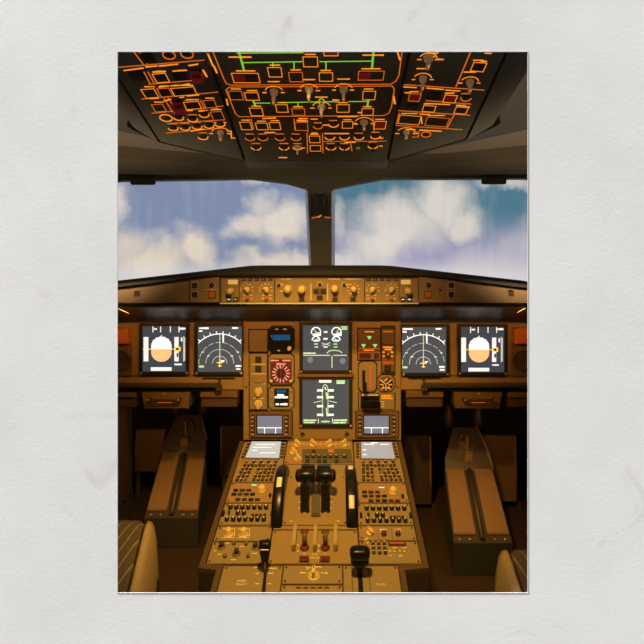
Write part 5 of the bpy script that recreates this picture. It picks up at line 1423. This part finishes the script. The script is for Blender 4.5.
# every word or mark that stands apart becomes a part of its own
def split_apart(o):
    me = o.data; n = len(me.vertices)
    par = list(range(n))
    def find(i):
        while par[i] != i: par[i] = par[par[i]]; i = par[i]
        return i
    for e in me.edges:
        a, b = find(e.vertices[0]), find(e.vertices[1])
        if a != b: par[a] = b
    isl = {}
    for i in range(n): isl.setdefault(find(i), []).append(i)
    if len(isl) < 2 or len(isl) > 700: return
    mw = WORLD[o]; co = [mw @ v.co for v in me.vertices]
    keys = list(isl); box = []
    for k in keys:
        p = [co[i] for i in isl[k]]
        box.append((Vector([min(q[c] for q in p) for c in range(3)]), Vector([max(q[c] for q in p) for c in range(3)])))
    size = [max(b[1] - b[0]) for b in box]
    cp = list(range(len(keys)))
    def cf(i):
        while cp[i] != i: i = cp[i]
        return i
    for i in range(len(keys)):
        for j in range(i):
            g = 0
            for c in range(3):
                d = max(0.0, box[i][0][c] - box[j][1][c], box[j][0][c] - box[i][1][c]); g += d * d
            if math.sqrt(g) <= max(.018, .45 * max(size[i], size[j])):
                a, b = cf(i), cf(j)
                if a != b: cp[a] = b
    groups = {}
    for i, k in enumerate(keys): groups.setdefault(cf(i), set()).update(isl[k])
    if len(groups) < 2: return
    for g in groups.values():
        mp = {}; vs = []
        for i in sorted(g): mp[i] = len(vs); vs.append(me.vertices[i].co[:])
        fs = [[mp[i] for i in p.vertices] for p in me.polygons if p.vertices[0] in g]
        m2 = D.meshes.new(o.name.split('.')[0]); m2.from_pydata(vs, [], fs); m2.materials.append(me.materials[0])
        q = D.objects.new(o.name.split('.')[0], m2); COL.objects.link(q); place(q, mw, o.parent)
    D.objects.remove(o)
for o in [o for o in COL.objects if o.type == 'MESH' and o.parent is not None and o.data.users == 1 and not o.children]:
    split_apart(o)

# ================================================================= LIGHT
def light(name, kind, loc, energy, col, target=None, **kw):
    l = D.lights.new(name, kind); l.energy = energy; l.color = col
    for k, v in kw.items(): setattr(l, k, v)
    o = D.objects.new(name, l); COL.objects.link(o); o.location = loc
    if target is not None:
        o.rotation_euler = (Vector(target) - Vector(loc)).to_track_quat('-Z', 'Y').to_euler()
    return o
WARM = (1.0, .62, .20)
g = math.radians(9)
sun = light('daylight', 'SUN', (-2, -2, 3), 12.4, (1.0, .98, .96), None, angle=math.radians(13))
sun.rotation_euler = Vector((math.cos(g) * .52, math.sin(g), -math.cos(g) * .854)).to_track_quat('-Z', 'Y').to_euler()
light('dome_lamp', 'SPOT', (MID, 0.76, E + .36), 60.0, (1.0, .60, .12), (MID, 1.38, E - .72), spot_size=math.radians(68), spot_blend=.9, shadow_soft_size=.035)
for x in (-.44, .36):
    light('post_fill', 'SPOT', (x, 0.76, E + .06), 5.5, (1.0, .80, .52), (MID, 2.05, E + .26), spot_size=math.radians(46), spot_blend=.8, shadow_soft_size=.10)  # added fill spots out of view, lifting the centre post and header
light('panel_flood_lamp', 'AREA', (MID, 1.47, E - .185), 1.35, (1.0, .44, .09), (MID, 1.70, E - .40), shape='RECTANGLE', size=1.4, size_y=.03)
light('strip_fill', 'SPOT', (MID, 0.80, E + .33), 10.0, (1.0, .52, .13), (MID, 1.6, E - .34), spot_size=math.radians(66), spot_blend=.7, shadow_soft_size=.03)  # added fill spot brightening the glareshield strip and main panel
for x, y in ((-.60, 1.66), (.46, 1.60)):
    light('footwell_lamp', 'AREA', (x, y, E - .58), .52, (1.0, .52, .17), (x, y + .22, .10), shape='RECTANGLE', size=.25, size_y=.04)
for x in (-.66, .56):
    light('side_lamp', 'SPOT', (x, 1.24, E - .26), 10.0, (1.0, .70, .40), (x, 1.44, E + .40), spot_size=math.radians(98), spot_blend=.7, shadow_soft_size=.05)

# ================================================================= SKY
W = D.worlds.new('cloudy sky'); bpy.context.scene.world = W; W.use_nodes = True
nt = W.node_tree; nt.nodes.clear(); N, L = nt.nodes.new, nt.links.new
def mth(op, a, b=None, c=None, clamp=False):
    n = N('ShaderNodeMath'); n.operation = op; n.use_clamp = clamp
    for i, v in enumerate((a, b, c)):
        if v is None: continue
        if isinstance(v, (int, float)): n.inputs[i].default_value = v
        else: L(v, n.inputs[i])
    return n.outputs[0]
tc = N('ShaderNodeTexCoord'); sp = N('ShaderNodeSeparateXYZ'); L(tc.outputs['Generated'], sp.inputs[0])
yy = mth('MAXIMUM', sp.outputs['Y'], 0.05)
gx = mth('DIVIDE', sp.outputs['X'], yy); gz = mth('DIVIDE', sp.outputs['Z'], yy)
cb = N('ShaderNodeCombineXYZ'); L(gx, cb.inputs[0]); L(gz, cb.inputs[1])
nz = N('ShaderNodeTexNoise'); nz.inputs['Scale'].default_value = 11; nz.inputs['Detail'].default_value = 5; nz.inputs['Roughness'].default_value = .55
L(cb.outputs[0], nz.inputs['Vector'])
st = N('ShaderNodeMapping'); st.inputs['Scale'].default_value = (60, 5, 1); L(cb.outputs[0], st.inputs['Vector'])
nv = N('ShaderNodeTexNoise'); nv.inputs['Scale'].default_value = 1; nv.inputs['Detail'].default_value = 2; L(st.outputs[0], nv.inputs['Vector'])
wob = N('ShaderNodeVectorMath'); wob.operation = 'SUBTRACT'; L(nz.outputs['Color'], wob.inputs[0]); wob.inputs[1].default_value = (.5, .5, .5)
wsc = N('ShaderNodeVectorMath'); wsc.operation = 'MULTIPLY_ADD'; L(wob.outputs[0], wsc.inputs[0]); wsc.inputs[1].default_value = (.10, .10, 0); L(cb.outputs[0], wsc.inputs[2])
def blob(px, py, rx, ry, amp=1.0):
    a = N('ShaderNodeVectorMath'); a.operation = 'SUBTRACT'; L(wsc.outputs[0], a.inputs[0]); a.inputs[1].default_value = ((px - CX) / F, (HY - py) / F, 0)
    b = N('ShaderNodeVectorMath'); b.operation = 'MULTIPLY'; L(a.outputs[0], b.inputs[0]); b.inputs[1].default_value = (F / rx, F / ry, 0)
    c = N('ShaderNodeVectorMath'); c.operation = 'LENGTH'; L(b.outputs[0], c.inputs[0])
    m = N('ShaderNodeMapRange'); m.interpolation_type = 'SMOOTHSTEP'; L(c.outputs['Value'], m.inputs['Value'])
    m.inputs['From Min'].default_value = .25; m.inputs['From Max'].default_value = 1.25; m.inputs['To Min'].default_value = amp; m.inputs['To Max'].default_value = 0
    return m.outputs[0]
dens = None
for b in ((150, 258, 52, 26), (195, 246, 26, 28), (130, 240, 22, 20, .8), (285, 222, 36, 22), (252, 224, 30, 16, .9), (262, 206, 20, 14, .7), (280, 262, 55, 15, .95), (114, 200, 18, 32, .95), (262, 180, 24, 9, .65),
          (400, 225, 55, 36), (440, 205, 38, 34), (375, 245, 40, 30), (462, 222, 26, 20), (345, 262, 40, 14, .8), (505, 183, 40, 11, .8), (338, 222, 10, 26, .6), (490, 260, 60, 24, .45), (520, 250, 30, 30, .4), (60, 230, 40, 40, .8), (600, 220, 50, 40, .8)):
    v = blob(*b); dens = v if dens is None else mth('MAXIMUM', dens, v)
dens = mth('MULTIPLY_ADD', mth('SUBTRACT', nv.outputs['Fac'], .5), .35, dens)
dens = mth('MULTIPLY_ADD', mth('SUBTRACT', nz.outputs['Fac'], .5), .35, dens, True)
def mixc(f, a, b):
    n = N('ShaderNodeMix'); n.data_type = 'RGBA'
    L(f, n.inputs[0]) if not isinstance(f, (int, float)) else None
    for i, v in ((6, a), (7, b)):
        if isinstance(v, tuple): n.inputs[i].default_value = (*v, 1)
        else: L(v, n.inputs[i])
    return n.outputs[2]
def rng(v, a, b):
    m = N('ShaderNodeMapRange'); m.interpolation_type = 'SMOOTHSTEP'; L(v, m.inputs['Value']); m.inputs['From Min'].default_value = a; m.inputs['From Max'].default_value = b
    return m.outputs[0]
lr = rng(gx, -.06, .02)
skyc = mixc(lr, (.225, .275, .43), (.085, .20, .275))
low = mth('MULTIPLY', lr, rng(gz, .09, -.02))
skyc = mixc(low, skyc, (.36, .34, .52))
cl = mixc(rng(gz, -.06, .10), (.80, .66, .52), (.78, .70, .62))
cl = mixc(lr, cl, (.74, .67, .62))
col = mixc(dens, skyc, cl)
bot = rng(gz, -.01, -.055)
col = mixc(mth('MULTIPLY', bot, .75), col, (.80, .74, .72))
fr = rng(sp.outputs['Y'], 0.0, .12)
wall_fill = mixc(rng(sp.outputs['Y'], -.46, -.36), (.03, .03, .03), (1.5, 1.48, 1.45))      # added bright band out of view, soft fill for the stone wall
fin = mixc(fr, wall_fill, col)
bg = N('ShaderNodeBackground'); L(fin, bg.inputs['Color']); bg.inputs['Strength'].default_value = 1.0
ow = N('ShaderNodeOutputWorld'); L(bg.outputs[0], ow.inputs['Surface'])

# ================================================================= CAMERA
cam = D.cameras.new('camera'); co = D.objects.new('camera', cam); COL.objects.link(co)
co.location = EYE; co.rotation_euler = (math.pi / 2, 0, 0)
cam.sensor_width = 36; cam.lens = F / 644 * 36
cam.shift_x = -(CX - 322) / 644; cam.shift_y = -(322 - HY) / 644
cam.clip_start = .05
sc = bpy.context.scene
sc.camera = co
sc.view_settings.view_transform = 'Standard'; sc.view_settings.look = 'None'; sc.view_settings.exposure = 0; sc.view_settings.gamma = 1
sc.view_settings.use_curve_mapping = False
sc.cycles.use_denoising = True
sc.cycles.max_bounces = 6
sc.cycles.sample_clamp_indirect = 4
